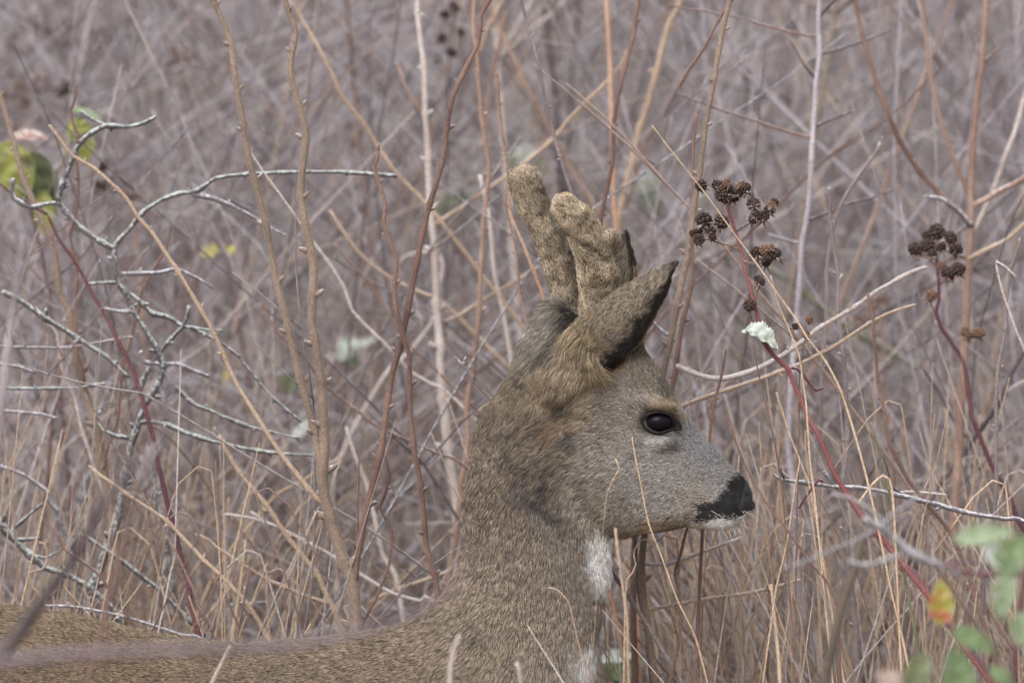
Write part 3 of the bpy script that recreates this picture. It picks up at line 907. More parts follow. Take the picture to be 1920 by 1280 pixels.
def stem_part(name, th, pts, w0, w1, mat, Y, Y2=None, root=False, buds=0, thorns=0, bumpy=0.10, kink=True, ns=8, step=None, wig=1.0, tipbud=False):
    """a stem along photograph points (top first), w0..w1 its width there in photograph pixels, Y its distance behind the deer"""
    n = len(pts)
    if Y2 is None: Y2 = Y
    Yv = np.interp(np.arange(n), [0, n - 1], [Y, Y2])
    P = np.array([at(p[0], p[1], v) for p, v in zip(pts, Yv)])
    R = np.array([pxs(v) * (w0 + (w1 - w0) * i / (n - 1)) / 2 for i, v in enumerate(Yv)])
    if root: P, R = to_ground(P, R)
    L = np.linalg.norm(np.diff(P, axis=0), axis=1).sum()
    st = step or max(0.0035 if mat in ('lichen', 'frosty') else 0.005, L / 260)
    C, RR = spline(P, R, st, 0.5)
    s = np.cumsum(np.r_[0, np.linalg.norm(np.diff(C, axis=0), axis=1)])
    ph = rs.random(3) * 100
    q = np.stack([s / 0.045, np.full_like(s, ph[0]), np.full_like(s, ph[1])], 1)
    wv = np.stack([vnoise(q, 1) - .5, vnoise(q, 2) - .5, vnoise(q, 3) - .5], 1)
    q2 = q.copy(); q2[:, 0] *= 3.3
    C = C + wv * 0.0013 * wig
    RR = RR * (1 + bumpy * 2 * (vnoise(q2, 5) - 0.5))
    if mat in ('lichen', 'frosty'):         # knobbly spurs and crusts
        q3 = q.copy(); q3[:, 0] *= 9
        RR = RR * (1 + 0.55 * (vnoise(q3, 8) - 0.5))
    nodes = []
    sb = 0.02 + rs.random() * 0.03
    while buds and sb < s[-1] and len(nodes) < buds:
        nodes.append(sb); sb += 0.034 + rs.random() * 0.022
    for k_, sb in enumerate(nodes):         # each bud sits on a swollen node where the stem bends a little
        g_ = np.exp(-((s - sb) / 0.0035) ** 2)
        RR = RR * (1 + 0.28 * g_)
        C = C + (np.array((1, 0, 0)) * (1 if k_ % 2 else -1) * 0.0011 * wig)[None] * np.exp(-((s - sb) / 0.014) ** 2)[:, None]
    V, Q = tube(C, RR, ns)
    parent = th
    me = np_mesh(name, V - np.array(world_loc(parent)), Q)
    o = bpy.data.objects.new(name, me); COL.objects.link(o); o.parent = parent
    me.materials.append(BK[mat])
    if buds:
        sd = -1
        for sb in nodes:
            i = int(np.searchsorted(s, sb)); i = min(max(i, 1), len(C) - 2)
            t = C[i - 1] - C[i + 1]; t /= np.linalg.norm(t)          # towards the tip
            side = np.cross(t, (0, 1, 0)) * sd + np.array((0, rs.normal() * 0.5, 0)); side /= np.linalg.norm(side)
            small('bud', BUD, bud_mesh, mat, C[i] + side * RR[i] * 0.7, t * 0.6 + side * 0.9, max(RR[i] * 0.68, 0.0014), o)
            sd = -sd
    if tipbud:
        t = C[0] - C[1]; t = t / np.linalg.norm(t) * 0.001
        small('bud', BUD, bud_mesh, mat, C[0] - t * 0.2, t, max(RR[0] * 1.3, 0.0013), o)
    if thorns:
        sb = 0.012 + rs.random() * 0.02; sd = 1
        for k in range(thorns):
            i = int(np.searchsorted(s, sb))
            if i >= len(C) - 1: break
            i = max(i, 1)
            t = C[i + 1] - C[i - 1]; t /= np.linalg.norm(t)
            a = rs.random() * 2 * PI
            side = np.cross(t, (0, 1, 0)) * sd * abs(math.cos(a)) + np.array((0, math.sin(a) * 0.7, 0)); side /= np.linalg.norm(side)
            small('thorn', THORN, thorn_mesh, mat, C[i] + side * RR[i] * 0.8, side + t * 0.3, max(RR[i] * 0.45, 0.0009), o)
            sb += 0.014 + rs.random() * 0.02; sd = -sd
    return o

def plant(name, label, cat, parts, group=None):
    """parts: (part name, points, w0, w1, material, Y, options)"""
    low = max(parts, key=lambda p: 1 if p[6].get('root') else 0)
    base = at(low[1][-1][0], low[1][-1][1], low[5])
    th = empty(name, (base[0], base[1], 0.0))
    tag(th, label, cat, group)
    out = [stem_part(p[0], th, p[1], p[2], p[3], p[4], p[5], **p[6]) for p in parts]
    return th, out

R_ = dict(root=True)
# ---- the forked shrub behind the back
plant('budded_shrub', 'tall shrub of olive brown budded stems that fork just above the deer\'s back', 'shrub', [
    ('stem', [(533, -40), (535, 0), (549, 40), (555, 57), (545, 108), (545, 140), (559, 190), (572, 240), (572, 272), (566, 330), (565, 370), (573, 425), (582, 470), (588, 497), (587, 564), (584, 605), (591, 645), (601, 699), (604, 732), (605, 786), (609, 833), (605, 894), (611, 937), (628, 998), (645, 1052), (661, 1092), (665, 1136), (666, 1175)], 10, 25, 'olive', 0.135, dict(root=True, buds=22, wig=.4)),
    ('branch', [(388, -40), (400, 0), (420, 45), (430, 75), (440, 134), (450, 202), (458, 255), (472, 319), (484, 360), (500, 430), (513, 497), (532, 581), (544, 632), (560, 695), (572, 739), (587, 800), (596, 850), (606, 892)], 11, 16, 'olive', 0.135, dict(buds=20, wig=.4)),
    ('branch', [(934, -40), (919, 0), (904, 25), (897, 84), (875, 124), (850, 178), (842, 218), (832, 286), (818, 343), (801, 403), (786, 467), (776, 524), (762, 598), (749, 652), (735, 702), (728, 753), (720, 806), (713, 850), (698, 914), (681, 984), (670, 1038), (665, 1088)], 8, 15, 'brown', 0.135, dict(buds=20, wig=.4)),
    ('branch', [(92, 234), (134, 289), (178, 316), (235, 369), (262, 410), (282, 430), (312, 477), (336, 514), (370, 568), (393, 608), (417, 662), (440, 712), (477, 773), (504, 816), (534, 860), (550, 880), (577, 914), (602, 943)], 6, 10, 'tan', 0.135, dict(buds=6, wig=.5)),
    ('branch', [(455, 250), (470, 286), (514, 349), (564, 420), (584, 450)], 4, 5, 'pale', 0.24, dict()),
])
plant('leaning_shoot', 'thin tan shoot that leans right and meets the deer\'s back, left of the fork', 'shoot', [
    ('stem', [(410, 815), (427, 850), (470, 910), (504, 954), (531, 991), (571, 1045), (595, 1078), (615, 1119), (638, 1169)], 7, 11, 'tan', 0.25, dict(root=True, buds=4)),
    ('branch', [(373, 1003), (390, 1010), (410, 1028), (470, 1065), (504, 1088), (571, 1115), (621, 1130)], 5, 8, 'tan', 0.25, dict(buds=3, tipbud=True)),
    ('branch', [(420, 964), (470, 971), (521, 988), (551, 1003), (596, 1028)], 5, 6, 'pale', 0.28, dict())])
plant('brown_shoot', 'slender red brown shoot with paired buds rising from the base of the deer\'s neck', 'shoot', [
    ('stem', [(709, 283), (708, 300), (702, 312), (712, 343), (722, 380), (719, 423), (722, 430), (733, 460), (744, 484), (741, 541), (744, 581), (755, 632), (767, 665), (769, 732), (770, 786), (777, 850), (789, 900), (794, 961), (797, 1011), (809, 1058), (818, 1089), (821, 1132)], 7, 12, 'brown', 0.12, dict(root=True, buds=20, wig=.5, tipbud=True))])
plant('olive_stem', 'thick olive stem leaning across the left edge beside the red bramble', 'stem', [
    ('stem', [(-10, 130), (-2, 168), (8, 201), (20, 248), (34, 302), (47, 339), (60, 373), (77, 413), (95, 445), (107, 490), (113, 548), (125, 571), (135, 618), (145, 679), (156, 722), (168, 766), (181, 806), (189, 850), (202, 927), (215, 984), (222, 1052), (232, 1085), (249, 1136), (267, 1185)], 8, 22, 'olive', 0.35, dict(root=True, buds=8, wig=.6)),
    ('branch', [(143, 170), (140, 190), (133, 208), (140, 238), (150, 257), (144, 290), (142, 305), (146, 370), (140, 415), (133, 443), (138, 470), (144, 490), (141, 531), (139, 551), (144, 598), (143, 638), (148, 679), (154, 715)], 5, 7, 'brown', 0.33, dict(buds=14, tipbud=True)),
    ('branch', [(318, 433), (312, 470), (290, 505), (266, 545), (256, 590), (245, 640), (232, 690), (224, 745), (215, 800), (200, 850), (195, 880)], 5, 7, 'brown', 0.33, dict(buds=8, tipbud=True)),
    ('branch', [(64, 575), (85, 600), (107, 625), (116, 690), (140, 745), (152, 800), (166, 840), (180, 885), (196, 925)], 5, 8, 'pale', 0.36, dict())])
plant('zigzag_shoot', 'short zigzag brown shoot among pale stems, right of the fork above the back', 'shoot', [
    ('stem', [(708, 830), (720, 850), (731, 892), (722, 925), (713, 951), (733, 996), (730, 1058), (705, 1122), (683, 1162)], 5, 6, 'brown', 0.16, dict(root=True, buds=6, wig=.4))])
plant('pale_shoot', 'pale tan shoot behind the zigzag shoot and the neck base', 'shoot', [
    ('stem', [(650, 800), (665, 850), (688, 907), (702, 968), (718, 1038), (742, 1078), (755, 1155)], 7, 11, 'pale', 0.4, R_),
    ('branch', [(848, 1068), (802, 1085), (752, 1102), (715, 1116), (695, 1128)], 6, 7, 'tan', 0.4, {})])
plant('frosted_runner', 'pale frosted twig running level behind the fork towards the neck', 'twig', [
    ('stem', [(470, 960), (500, 979), (540, 998), (590, 1024), (634, 1048), (678, 1078), (735, 1112), (790, 1128), (819, 1131)], 6, 8, 'pale', 0.3, R_)])
plant('neck_twig', 'short dark twig with three fat buds poking out left of the nape', 'twig', [
    ('stem', [(858, 676), (866, 684), (880, 697), (888, 711), (903, 729), (922, 750), (960, 800)], 6, 8, 'grey', 0.09, dict(root=True, buds=4, tipbud=True, wig=.5)),
    ('branch', [(871, 678), (869, 686)], 6, 5, 'grey', 0.09, dict(tipbud=True))])
# ---- blackthorn with lichen and rime
def thorny(pts, w0, w1, Y=0.3, mat='lichen', **k):
    return ('branch', pts, w0 * 1.15, w1 * 1.2, mat, Y, dict(bumpy=0.5, wig=1.3, buds=k.pop('buds', 20), **k))
plant('lichened_blackthorn', 'grey blackthorn bush crusted with lichen and rime, arching at the left', 'bush', [
    ('stem', [(745, 330), (640, 323), (560, 322), (470, 326), (405, 334), (365, 360), (335, 364), (300, 378), (270, 400), (243, 430), (213, 462), (213, 500), (220, 530), (240, 556), (255, 590), (272, 620), (290, 655), (305, 685), (298, 720), (272, 760), (258, 790), (246, 830), (242, 860), (234, 905), (222, 960), (205, 1010)], 6, 15, 'lichen', 0.3, dict(root=True, bumpy=.5, wig=1.5, buds=16)),
    thorny([(535, 442), (500, 422), (470, 404), (430, 385), (395, 372), (360, 364)], 4, 7, mat='frosty'),
    thorny([(291, 219), (270, 230), (240, 238), (200, 236), (176, 246), (155, 259), (140, 280), (125, 330), (110, 378), (130, 408), (165, 437), (213, 465)], 6, 9),
    thorny([(24, 336), (22, 355), (28, 372), (60, 388), (85, 382), (108, 380)], 8, 7, mat='frosty'),
    thorny([(198, 236), (170, 222), (150, 210)], 5, 8, mat='frosty'),
    thorny([(400, 540), (370, 521), (345, 508), (325, 505), (296, 511), (260, 512), (230, 512)], 5, 6, mat='frosty'),
    thorny([(392, 706), (360, 694), (336, 683), (302, 682), (270, 678), (262, 662), (266, 658)], 6, 6, mat='frosty'),
    thorny([(417, 620), (380, 617), (343, 611), (316, 595), (282, 586), (250, 556), (240, 548)], 5, 8),
    thorny([(353, 574), (350, 595), (343, 611), (315, 645), (289, 672), (270, 700), (262, 740)], 5, 8),
    thorny([(560, 822), (504, 808), (457, 796), (396, 770), (363, 757), (323, 719), (306, 689)], 4, 8),
    thorny([(566, 790), (538, 766), (497, 729), (454, 679), (423, 648), (380, 622), (345, 612)], 4, 5),
    thorny([(590, 852), (530, 850), (470, 842), (396, 826), (349, 810), (312, 793), (262, 791)], 5, 7),
    thorny([(400, 800), (415, 830), (440, 860), (470, 900)], 4, 4, mat='grey'),
    thorny([(160, 533), (190, 530), (222, 530)], 5, 6), thorny([(195, 578), (230, 584), (252, 582)], 6, 6, mat='frosty'),
    thorny([(5, 548), (40, 565), (70, 585), (110, 612), (150, 640), (200, 668), (240, 705)], 9, 7),
    thorny([(-10, 650), (60, 652), (120, 652), (160, 645), (220, 636), (250, 632)], 4, 4, mat='grey'),
    thorny([(-10, 725), (30, 727), (90, 727), (140, 727), (195, 720)], 4, 5),
    thorny([(68, 700), (40, 688), (15, 684), (-12, 680)], 5, 5, mat='frosty'),
    thorny([(108, 785), (80, 777), (40, 772), (-10, 768)], 4, 6, mat='frosty'),
    thorny([(190, 770), (180, 785), (195, 808), (220, 818), (245, 822)], 5, 5),
    thorny([(175, 880), (160, 900), (158, 934), (150, 975), (146, 1000), (120, 1040)], 8, 11, 0.7, 'frosty'),
])
plant('fallen_blackthorn', 'dark lichened branch lying low behind the deer\'s rump at the left', 'branch', [
    ('stem', [(-40, 900), (-20, 945), (4, 980), (20, 1003), (50, 1038), (84, 1064), (134, 1079), (168, 1102), (202, 1132), (218, 1158)], 14, 11, 'lichen', 0.3, dict(root=True, bumpy=.4, wig=1.5, buds=6)),
    thorny([(74, 1008), (55, 1010), (34, 1012)], 5, 6, 0.3), thorny([(80, 945), (55, 965), (30, 988), (20, 1000)], 4, 5, 0.3),
    thorny([(108, 1035), (85, 1045), (60, 1040), (50, 1036)], 4, 6, 0.3)])
plant('slanting_blackthorn', 'grey lichened twig slanting down behind the red bramble to the back', 'branch', [
    ('stem', [(150, 1000), (165, 1008), (208, 1035), (235, 1055), (269, 1085), (296, 1105), (333, 1139), (363, 1169), (390, 1196)], 7, 9, 'lichen', 0.28, dict(root=True, bumpy=.35, wig=1.2, buds=8)),
    thorny([(284, 860), (289, 884), (299, 951), (309, 1001), (316, 1052), (326, 1105), (336, 1136)], 6, 7, 0.3),
    thorny([(320, 1075), (312, 1098), (296, 1105)], 6, 5, 0.28, mat='frosty'),
    thorny([(400, 1120), (420, 1135), (460, 1130), (500, 1128)], 4, 4, 0.4)])
plant('frosted_twig', 'white rimed twig along the deer\'s rump, lowest at the left', 'twig', [
    ('stem', [(80, 1135), (131, 1136), (168, 1142), (215, 1152), (269, 1166), (336, 1189), (400, 1215)], 4, 6, 'frosty', 0.2, dict(root=True, buds=6))])
plant('lichened_hook', 'yellowish frosted stalk ending in dark lichen at the far left', 'stalk', [
    ('stem', [(-20, 868), (10, 876), (44, 889), (84, 917), (92, 938), (108, 961), (121, 1000), (135, 1050)], 6, 10, 'frosty', 0.32, dict(root=True, bumpy=.4))])
plant('brown_stick', 'thin brown stick with a kink crossing the lowest olive stem', 'stick', [
    ('stem', [(104, 992), (113, 1015), (124, 1031), (158, 1055), (190, 1082), (208, 1115), (235, 1149), (262, 1185)], 5, 7, 'brown', 0.2, dict(root=True, buds=3, tipbud=True))])
plant('straight_stick', 'long straight tan stick crossing in front of the red bramble at the left', 'stick', [
    ('stem', [(172, 878), (190, 892), (218, 910), (262, 941), (309, 974), (353, 1018), (390, 1055), (423, 1088), (450, 1119), (477, 1152), (500, 1190)], 6, 9, 'tan', 0.16, dict(root=True, buds=4, tipbud=True)),
    ('branch', [(459, 1098), (455, 1122), (452, 1130), (470, 1160), (492, 1192)], 4, 5, 'grey', 0.17, dict(tipbud=True))])
plant('curved_withe', 'thin curved brown withe crossing left of the fork', 'withe', [
    ('stem', [(290, 800), (320, 822), (343, 850), (376, 890), (403, 937), (437, 978), (470, 1018), (504, 1065), (525, 1110)], 4, 5, 'brown', 0.4, R_)])
plant('pale_curved_withe', 'long pinkish curved withe passing behind the three tall budded stems', 'withe', [
    ('stem', [(584, 450), (618, 494), (644, 534), (661, 581), (685, 608), (735, 658), (769, 695), (809, 719), (850, 745)], 5, 6, 'pale', 0.45, R_)])
plant('sloping_withe', 'thin brown withe sloping right behind the forked shrub at mid height', 'withe', [
    ('stem', [(486, 570), (500, 588), (520, 625), (567, 665), (591, 699), (624, 736), (668, 769), (708, 800), (775, 830), (822, 850), (880, 880)], 5, 6, 'brown', 0.35, R_)])
plant('tan_arching_withe', 'tan withe arching from the top left down to the thick pale stem', 'withe', [
    ('stem', [(545, -20), (551, 7), (571, 44), (598, 91), (625, 144), (640, 178), (680, 228), (707, 275), (741, 322), (788, 370), (830, 420)], 7, 8, 'tan', 0.55, R_)])
plant('second_tan_withe', 'tan withe ending at the thick pale stem at mid height', 'withe', [
    ('stem', [(620, 395), (641, 430), (662, 462), (685, 487), (732, 521), (765, 538), (796, 551), (840, 575)], 6, 7, 'tan', 0.6, R_)])
plant('short_brown_withe', 'short brown withe beginning between the tall stems and sloping right', 'withe', [
    ('stem', [(629, 459), (645, 478), (668, 504), (702, 544), (725, 580), (745, 618), (775, 655), (802, 679)], 4, 5, 'brown', 0.45, R_)])
plant('hooked_stem', 'pale hooked stem bending over at the top beside the thick pale stem', 'stem', [
    ('stem', [(749, 494), (757, 483), (769, 477), (802, 471), (820, 475), (829, 490), (829, 510), (819, 558), (809, 605), (769, 658), (728, 695), (710, 722), (688, 759), (661, 806), (638, 860), (625, 917), (628, 1000)], 5, 11, 'pale', 0.75, R_)])
plant('thick_pale_stem', 'thickest pale olive stem, rising left of the deer\'s neck and branching', 'stem', [
    ('stem', [(783, -30), (784, 0), (788, 67), (796, 151), (800, 235), (801, 302), (806, 370), (812, 450), (817, 520), (820, 581), (824, 682), (833, 766), (840, 850), (854, 917), (859, 984), (850, 1058), (846, 1120)], 9, 22, 'pale', 0.55, dict(root=True, buds=10)),
    ('branch', [(1175, 95), (1167, 118), (1137, 155), (1100, 190), (1070, 222), (1036, 262), (989, 302), (930, 345), (902, 363), (860, 392), (815, 420)], 6, 9, 'tan', 0.62, {}),
    ('branch', [(1010, 500), (960, 531), (925, 552), (893, 571), (860, 592), (828, 606)], 6, 8, 'tan', 0.58, {}),
    ('branch', [(980, 740), (917, 759), (880, 778), (846, 796)], 5, 7, 'tan', 0.58, {}),
    ('branch', [(748, 125), (760, 160), (774, 185), (800, 225), (812, 265)], 5, 4, 'rust', 0.55, dict(buds=4, tipbud=True))])
plant('orange_tan_shoot', 'long tan orange shoot with big side buds running down beside the nape', 'shoot', [
    ('stem', [(888, -30), (888, 34), (895, 134), (905, 218), (915, 319), (909, 403), (908, 430), (900, 497), (900, 581), (890, 645), (886, 692), (878, 749), (873, 850), (860, 950)], 8, 11, 'rust', 0.42, dict(root=True, buds=16))])
plant('slim_budded_shoot', 'slim shoot with a tip bud rising just left of the farther antler', 'shoot', [
    ('stem', [(932, 148), (935, 170), (937, 188), (940, 220), (942, 252), (946, 290), (951, 333), (950, 380), (960, 440)], 6, 5, 'rust', 0.2, dict(root=True, buds=8, tipbud=True))])
plant('budded_switch', 'grey olive switch with small buds ending behind the nearer antler', 'switch', [
    ('stem', [(968, -30), (976, 0), (986, 34), (1001, 81), (1008, 121), (1021, 181), (1033, 228), (1043, 279), (1060, 329), (1072, 360), (1090, 410), (1105, 470), (1120, 560)], 6, 8, 'grey', 0.14, dict(root=True, buds=14))])
plant('tan_stem_behind_nape', 'tan stem bending behind the nape, right of the orange tan shoot', 'stem', [
    ('stem', [(900, 330), (916, 397), (928, 514), (944, 592), (955, 651), (965, 720)], 8, 10, 'pale', 0.55, R_)])
plant('orange_stalk', 'bright orange dead stalk touching the back of the farther antler', 'stalk', [
    ('stem', [(950, 350), (959, 405), (983, 464), (1002, 514), (1020, 561), (1035, 620)], 5, 7, 'orange', 0.3, R_)])
plant('orange_reed', 'upright bright orange stalk at the top, right of the antlers', 'stalk', [
    ('stem', [(1136, -30), (1137, 0), (1141, 67), (1144, 168), (1146, 218), (1149, 300), (1152, 386), (1156, 450)], 11, 8, 'orange', 0.6, R_)])
plant('brown_antler_stem', 'brown stem dropping behind the nearer antler\'s tip', 'stem', [
    ('stem', [(1203, -30), (1198, 0), (1191, 60), (1174, 111), (1161, 168), (1152, 235), (1144, 319), (1127, 413), (1120, 470), (1115, 560)], 8, 9, 'brown', 0.32, dict(root=True, buds=9))])
plant('broad_tan_stem', 'broad blurred tan stem behind the ear, leaning right to the top', 'stem', [
    ('stem', [(1286, -30), (1278, 0), (1251, 60), (1231, 128), (1214, 202), (1191, 275), (1177, 336), (1161, 413), (1150, 500)], 11, 13, 'tan', 0.8, dict(root=True, buds=5)),
    ('branch', [(1345, 60), (1300, 120), (1278, 151), (1248, 208), (1211, 269), (1191, 336), (1175, 385)], 5, 7, 'brown', 0.8, {})])
plant('orange_brown_arch', 'orange brown stem arching behind both antlers from the top', 'stem', [
    ('stem', [(915, -30), (926, 34), (959, 101), (986, 155), (1010, 202), (1036, 255), (1063, 302), (1094, 356), (1130, 410), (1150, 470)], 8, 10, 'rust', 0.85, R_),
    ('branch', [(948, -10), (926, 30), (910, 60), (898, 100)], 8, 7, 'tan', 0.85, {}),
    ('branch', [(948, 20), (936, 91), (922, 151), (912, 218), (905, 280)], 9, 7, 'rust', 0.9, {})])
plant('dark_upright_stem', 'dark upright blurred stem above the farther antler', 'stem', [
    ('stem', [(1018, -30), (1020, 0), (1026, 67), (1036, 134), (1043, 218), (1050, 300), (1055, 420)], 9, 12, 'dark', 1.3, R_),
    ('branch', [(1087, -10), (1083, 50), (1077, 101), (1070, 202), (1066, 290), (1060, 380)], 8, 7, 'dark', 1.4, {})])
# ---- right of the head
plant('straight_olive_stem', 'straight olive brown stem behind the ear tip, leaning right to the top', 'stem', [
    ('stem', [(1378, -30), (1369, 0), (1359, 44), (1347, 101), (1334, 175), (1324, 235), (1310, 329), (1298, 420), (1284, 499), (1268, 585), (1256, 639), (1245, 694), (1232, 780), (1220, 880), (1208, 1000), (1204, 1054), (1208, 1131), (1217, 1190), (1231, 1280), (1238, 1330)], 10, 15, 'olive', 0.13, dict(root=True, buds=18, wig=.5)),
    ('branch', [(1390, -20), (1352, 30), (1320, 90), (1287, 138), (1275, 160)], 5, 7, 'brown', 0.2, {}),
    ('branch', [(1385, 1010), (1340, 1026), (1290, 1045), (1249, 1058), (1206, 1056)], 6, 8, 'pale', 0.13, dict(buds=5, tipbud=True)),
    ('branch', [(1500, 1086), (1450, 1100), (1394, 1112), (1303, 1126), (1222, 1142), (1210, 1145)], 6, 8, 'tan', 0.14, {})])
plant('thin_olive_stem', 'thinner olive stem just right of the ear tip with a pale side twig', 'stem', [
    ('stem', [(1307, 214), (1304, 249), (1298, 330), (1300, 420), (1299, 500), (1290, 570), (1280, 612), (1272, 651), (1260, 721), (1240, 820), (1215, 920), (1190, 1010), (1187, 1130), (1192, 1280)], 5, 14, 'brown', 0.24, dict(root=True, buds=6, tipbud=True)),
    ('branch', [(1727, 504), (1715, 508), (1697, 517), (1670, 532), (1646, 544), (1612, 568), (1582, 588), (1542, 613), (1505, 640), (1468, 665), (1430, 686), (1398, 699), (1370, 706), (1347, 709), (1315, 704), (1285, 694), (1268, 686)], 7, 10, 'pale', 0.16, dict(buds=16, tipbud=True)),
    ('branch', [(1266, 640), (1241, 620), (1213, 594), (1195, 575)], 7, 6, 'frosty', 0.24, {})])
plant('sloping_twig', 'long budded twig sloping up to the right beneath the arching branch', 'twig', [
    ('stem', [(1710, 573), (1690, 579), (1666, 588), (1635, 605), (1609, 621), (1559, 652), (1502, 682), (1440, 705), (1347, 735), (1280, 762), (1230, 790)], 6, 8, 'tan', 0.2, dict(root=True, buds=14, tipbud=True))])
plant('upright_grey_stem', 'upright grey brown budded stem right of the blackberry heads', 'stem', [
    ('stem', [(1556, 352), (1558, 400), (1561, 430), (1569, 514), (1572, 564), (1574, 605), (1579, 665), (1587, 715), (1588, 765), (1586, 860), (1580, 950), (1590, 1050)], 6, 11, 'grey', 0.22, dict(root=True, buds=12)),
    ('branch', [(1578, 514), (1572, 524)], 5, 5, 'pale', 0.22, {})])
plant('dark_wand', 'dark brown wavy wand with a pale broken tip at the right', 'wand', [
    ('stem', [(1628, 551), (1632, 575), (1639, 598), (1643, 665), (1646, 726), (1660, 779), (1663, 816), (1680, 853), (1703, 900), (1730, 937), (1757, 966), (1790, 1010), (1815, 1080)], 6, 9, 'brown', 0.12, dict(root=True, buds=6))])
plant('lilac_grey_sapling', 'lilac grey sapling with dark level twigs, upper right', 'sapling', [
    ('stem', [(1539, -30), (1537, 0), (1534, 50), (1537, 101), (1530, 161), (1527, 218), (1522, 286), (1519, 353), (1512, 413), (1503, 460), (1501, 514), (1495, 581), (1488, 665), (1482, 732), (1478, 833), (1482, 880), (1488, 917), (1489, 1001), (1498, 1102), (1512, 1169), (1540, 1250)], 9, 14, 'ashen', 0.45, dict(root=True, wig=.6)),
    ('branch', [(1575, -10), (1562, 3), (1548, 18), (1535, 34)], 4, 7, 'dark', 0.45, {}), ('branch', [(1673, 57), (1640, 70), (1600, 84), (1539, 103)], 3, 5, 'dark', 0.45, {}),
    ('branch', [(1482, 77), (1495, 100), (1508, 122), (1526, 144)], 3, 6, 'dark', 0.45, {}), ('branch', [(1240, 8), (1290, 17), (1374, 32), (1450, 52), (1528, 70)], 3, 5, 'brown', 0.45, {}),
    ('branch', [(1602, 207), (1570, 220), (1545, 230), (1525, 240)], 3, 6, 'dark', 0.45, {}), ('branch', [(1270, 175), (1300, 188), (1347, 205), (1420, 228), (1470, 245), (1520, 259)], 3, 6, 'brown', 0.45, {}),
    ('branch', [(1673, 355), (1630, 372), (1586, 383), (1550, 400), (1512, 413)], 3, 6, 'dark', 0.45, {}), ('branch', [(1440, 440), (1470, 448), (1500, 456)], 3, 5, 'mauve', 0.45, {})])
tr, parts = plant('russet_sapling', 'russet sapling at the right whose branches fork upward like a fan', 'sapling', [
    ('trunk', [(1851, -30), (1848, 17), (1841, 118), (1831, 202), (1822, 302), (1821, 370), (1821, 430), (1814, 531), (1811, 598), (1807, 682), (1802, 749), (1797, 850), (1790, 960), (1785, 1100)], 11, 21, 'rust', 0.5, dict(root=True, wig=.6)),
    ('branch', [(1600, -30), (1602, 0), (1616, 67), (1636, 128), (1656, 191), (1686, 262), (1723, 319), (1764, 366), (1804, 403), (1821, 425)], 8, 14, 'brown', 0.45, {}),
    ('branch', [(1728, -30), (1730, 0), (1733, 50), (1744, 134), (1754, 191), (1774, 262), (1797, 322), (1818, 368)], 8, 10, 'rust', 0.55, {}),
    ('branch', [(1928, 165), (1920, 188), (1901, 252), (1881, 302), (1864, 353), (1838, 412), (1822, 440)], 9, 12, 'pale', 0.55, {}),
    ('branch', [(1935, 325), (1900, 345), (1871, 359), (1850, 372), (1825, 385)], 10, 12, 'rust', 0.45, {}),
    ('branch', [(1930, 412), (1911, 430), (1885, 452), (1864, 462), (1840, 474), (1818, 485)], 7, 10, 'tan', 0.45, {}),
    ('branch', [(1733, 368), (1750, 370), (1767, 373), (1797, 393), (1824, 422)], 5, 7, 'frosty', 0.44, dict(bumpy=.5)),
    ('branch', [(1884, 86), (1872, 92), (1858, 104), (1843, 120)], 4, 6, 'brown', 0.5, dict(tipbud=True))])
plant('bud_tipped_cane', 'short leaning cane with a fat tip bud, between the two saplings', 'cane', [
    ('stem', [(1652, 265), (1645, 282), (1626, 309), (1604, 342), (1582, 373), (1565, 410), (1556, 470), (1550, 560)], 6, 8, 'grey', 0.4, dict(root=True, buds=8, tipbud=True))])
plant('fork_of_right_edge', 'grey olive forked cane near the right edge with a pale cut tip', 'cane', [
    ('stem', [(1912, 448), (1908, 470), (1898, 505), (1888, 560), (1882, 620), (1876, 680), (1868, 750), (1867, 830), (1870, 900), (1862, 960), (1850, 1060)], 5, 9, 'grey', 0.2, dict(root=True, buds=8))])
plant('black_diagonal_branch', 'dark branch sloping up to the right edge behind the second bramble', 'branch', [
    ('stem', [(1945, 620), (1920, 660), (1895, 705), (1880, 745), (1858, 780), (1835, 810), (1815, 838), (1790, 870), (1765, 905), (1740, 960), (1715, 1020)], 9, 11, 'dark', 0.5, R_),
    ('branch', [(1730, 690), (1760, 735), (1780, 775), (1800, 808), (1815, 822)], 5, 6, 'dark', 0.5, {}),
    ('branch', [(1752, 602), (1790, 632), (1830, 662), (1865, 690), (1884, 708)], 4, 6, 'grey', 0.5, {}),
    ('branch', [(1945, 706), (1920, 715), (1900, 725), (1882, 738)], 5, 6, 'pale', 0.5, {})])
plant('mossy_bent_log', 'greenish frosted stick slanting down behind the arching branch', 'branch', [
    ('stem', [(1440, 500), (1480, 528), (1540, 575), (1600, 620), (1660, 655), (1725, 690)], 10, 15, 'green', 1.0, dict(bumpy=.3)),
    ('branch', [(1725, 690), (1770, 730), (1830, 780), (1880, 840), (1930, 930), (1960, 1010)], 6, 8, 'pale', 1.0, R_)])
plant('pale_stub', 'slim upright shoot with a woolly bud in front of the arching branch', 'shoot', [
    ('stem', [(1361, 662), (1358, 680), (1352, 709), (1346, 736), (1340, 759), (1334, 790), (1330, 812), (1322, 880), (1318, 960)], 5, 7, 'brown', 0.09, dict(root=True, buds=2, tipbud=True)),
    ('branch', [(1329, 768), (1330, 780), (1333, 792)], 6, 5, 'brown', 0.09, dict(tipbud=True))])
plant('brown_wand_by_nose', 'thin brown wand passing close in front of the deer\'s nose', 'wand', [
    ('stem', [(1355, 759), (1366, 790), (1389, 854), (1412, 900), (1439, 945), (1482, 1001), (1522, 1058), (1549, 1088), (1562, 1115), (1569, 1145), (1572, 1200)], 4, 6, 'brown', -0.08, dict(root=True, wig=.4))])
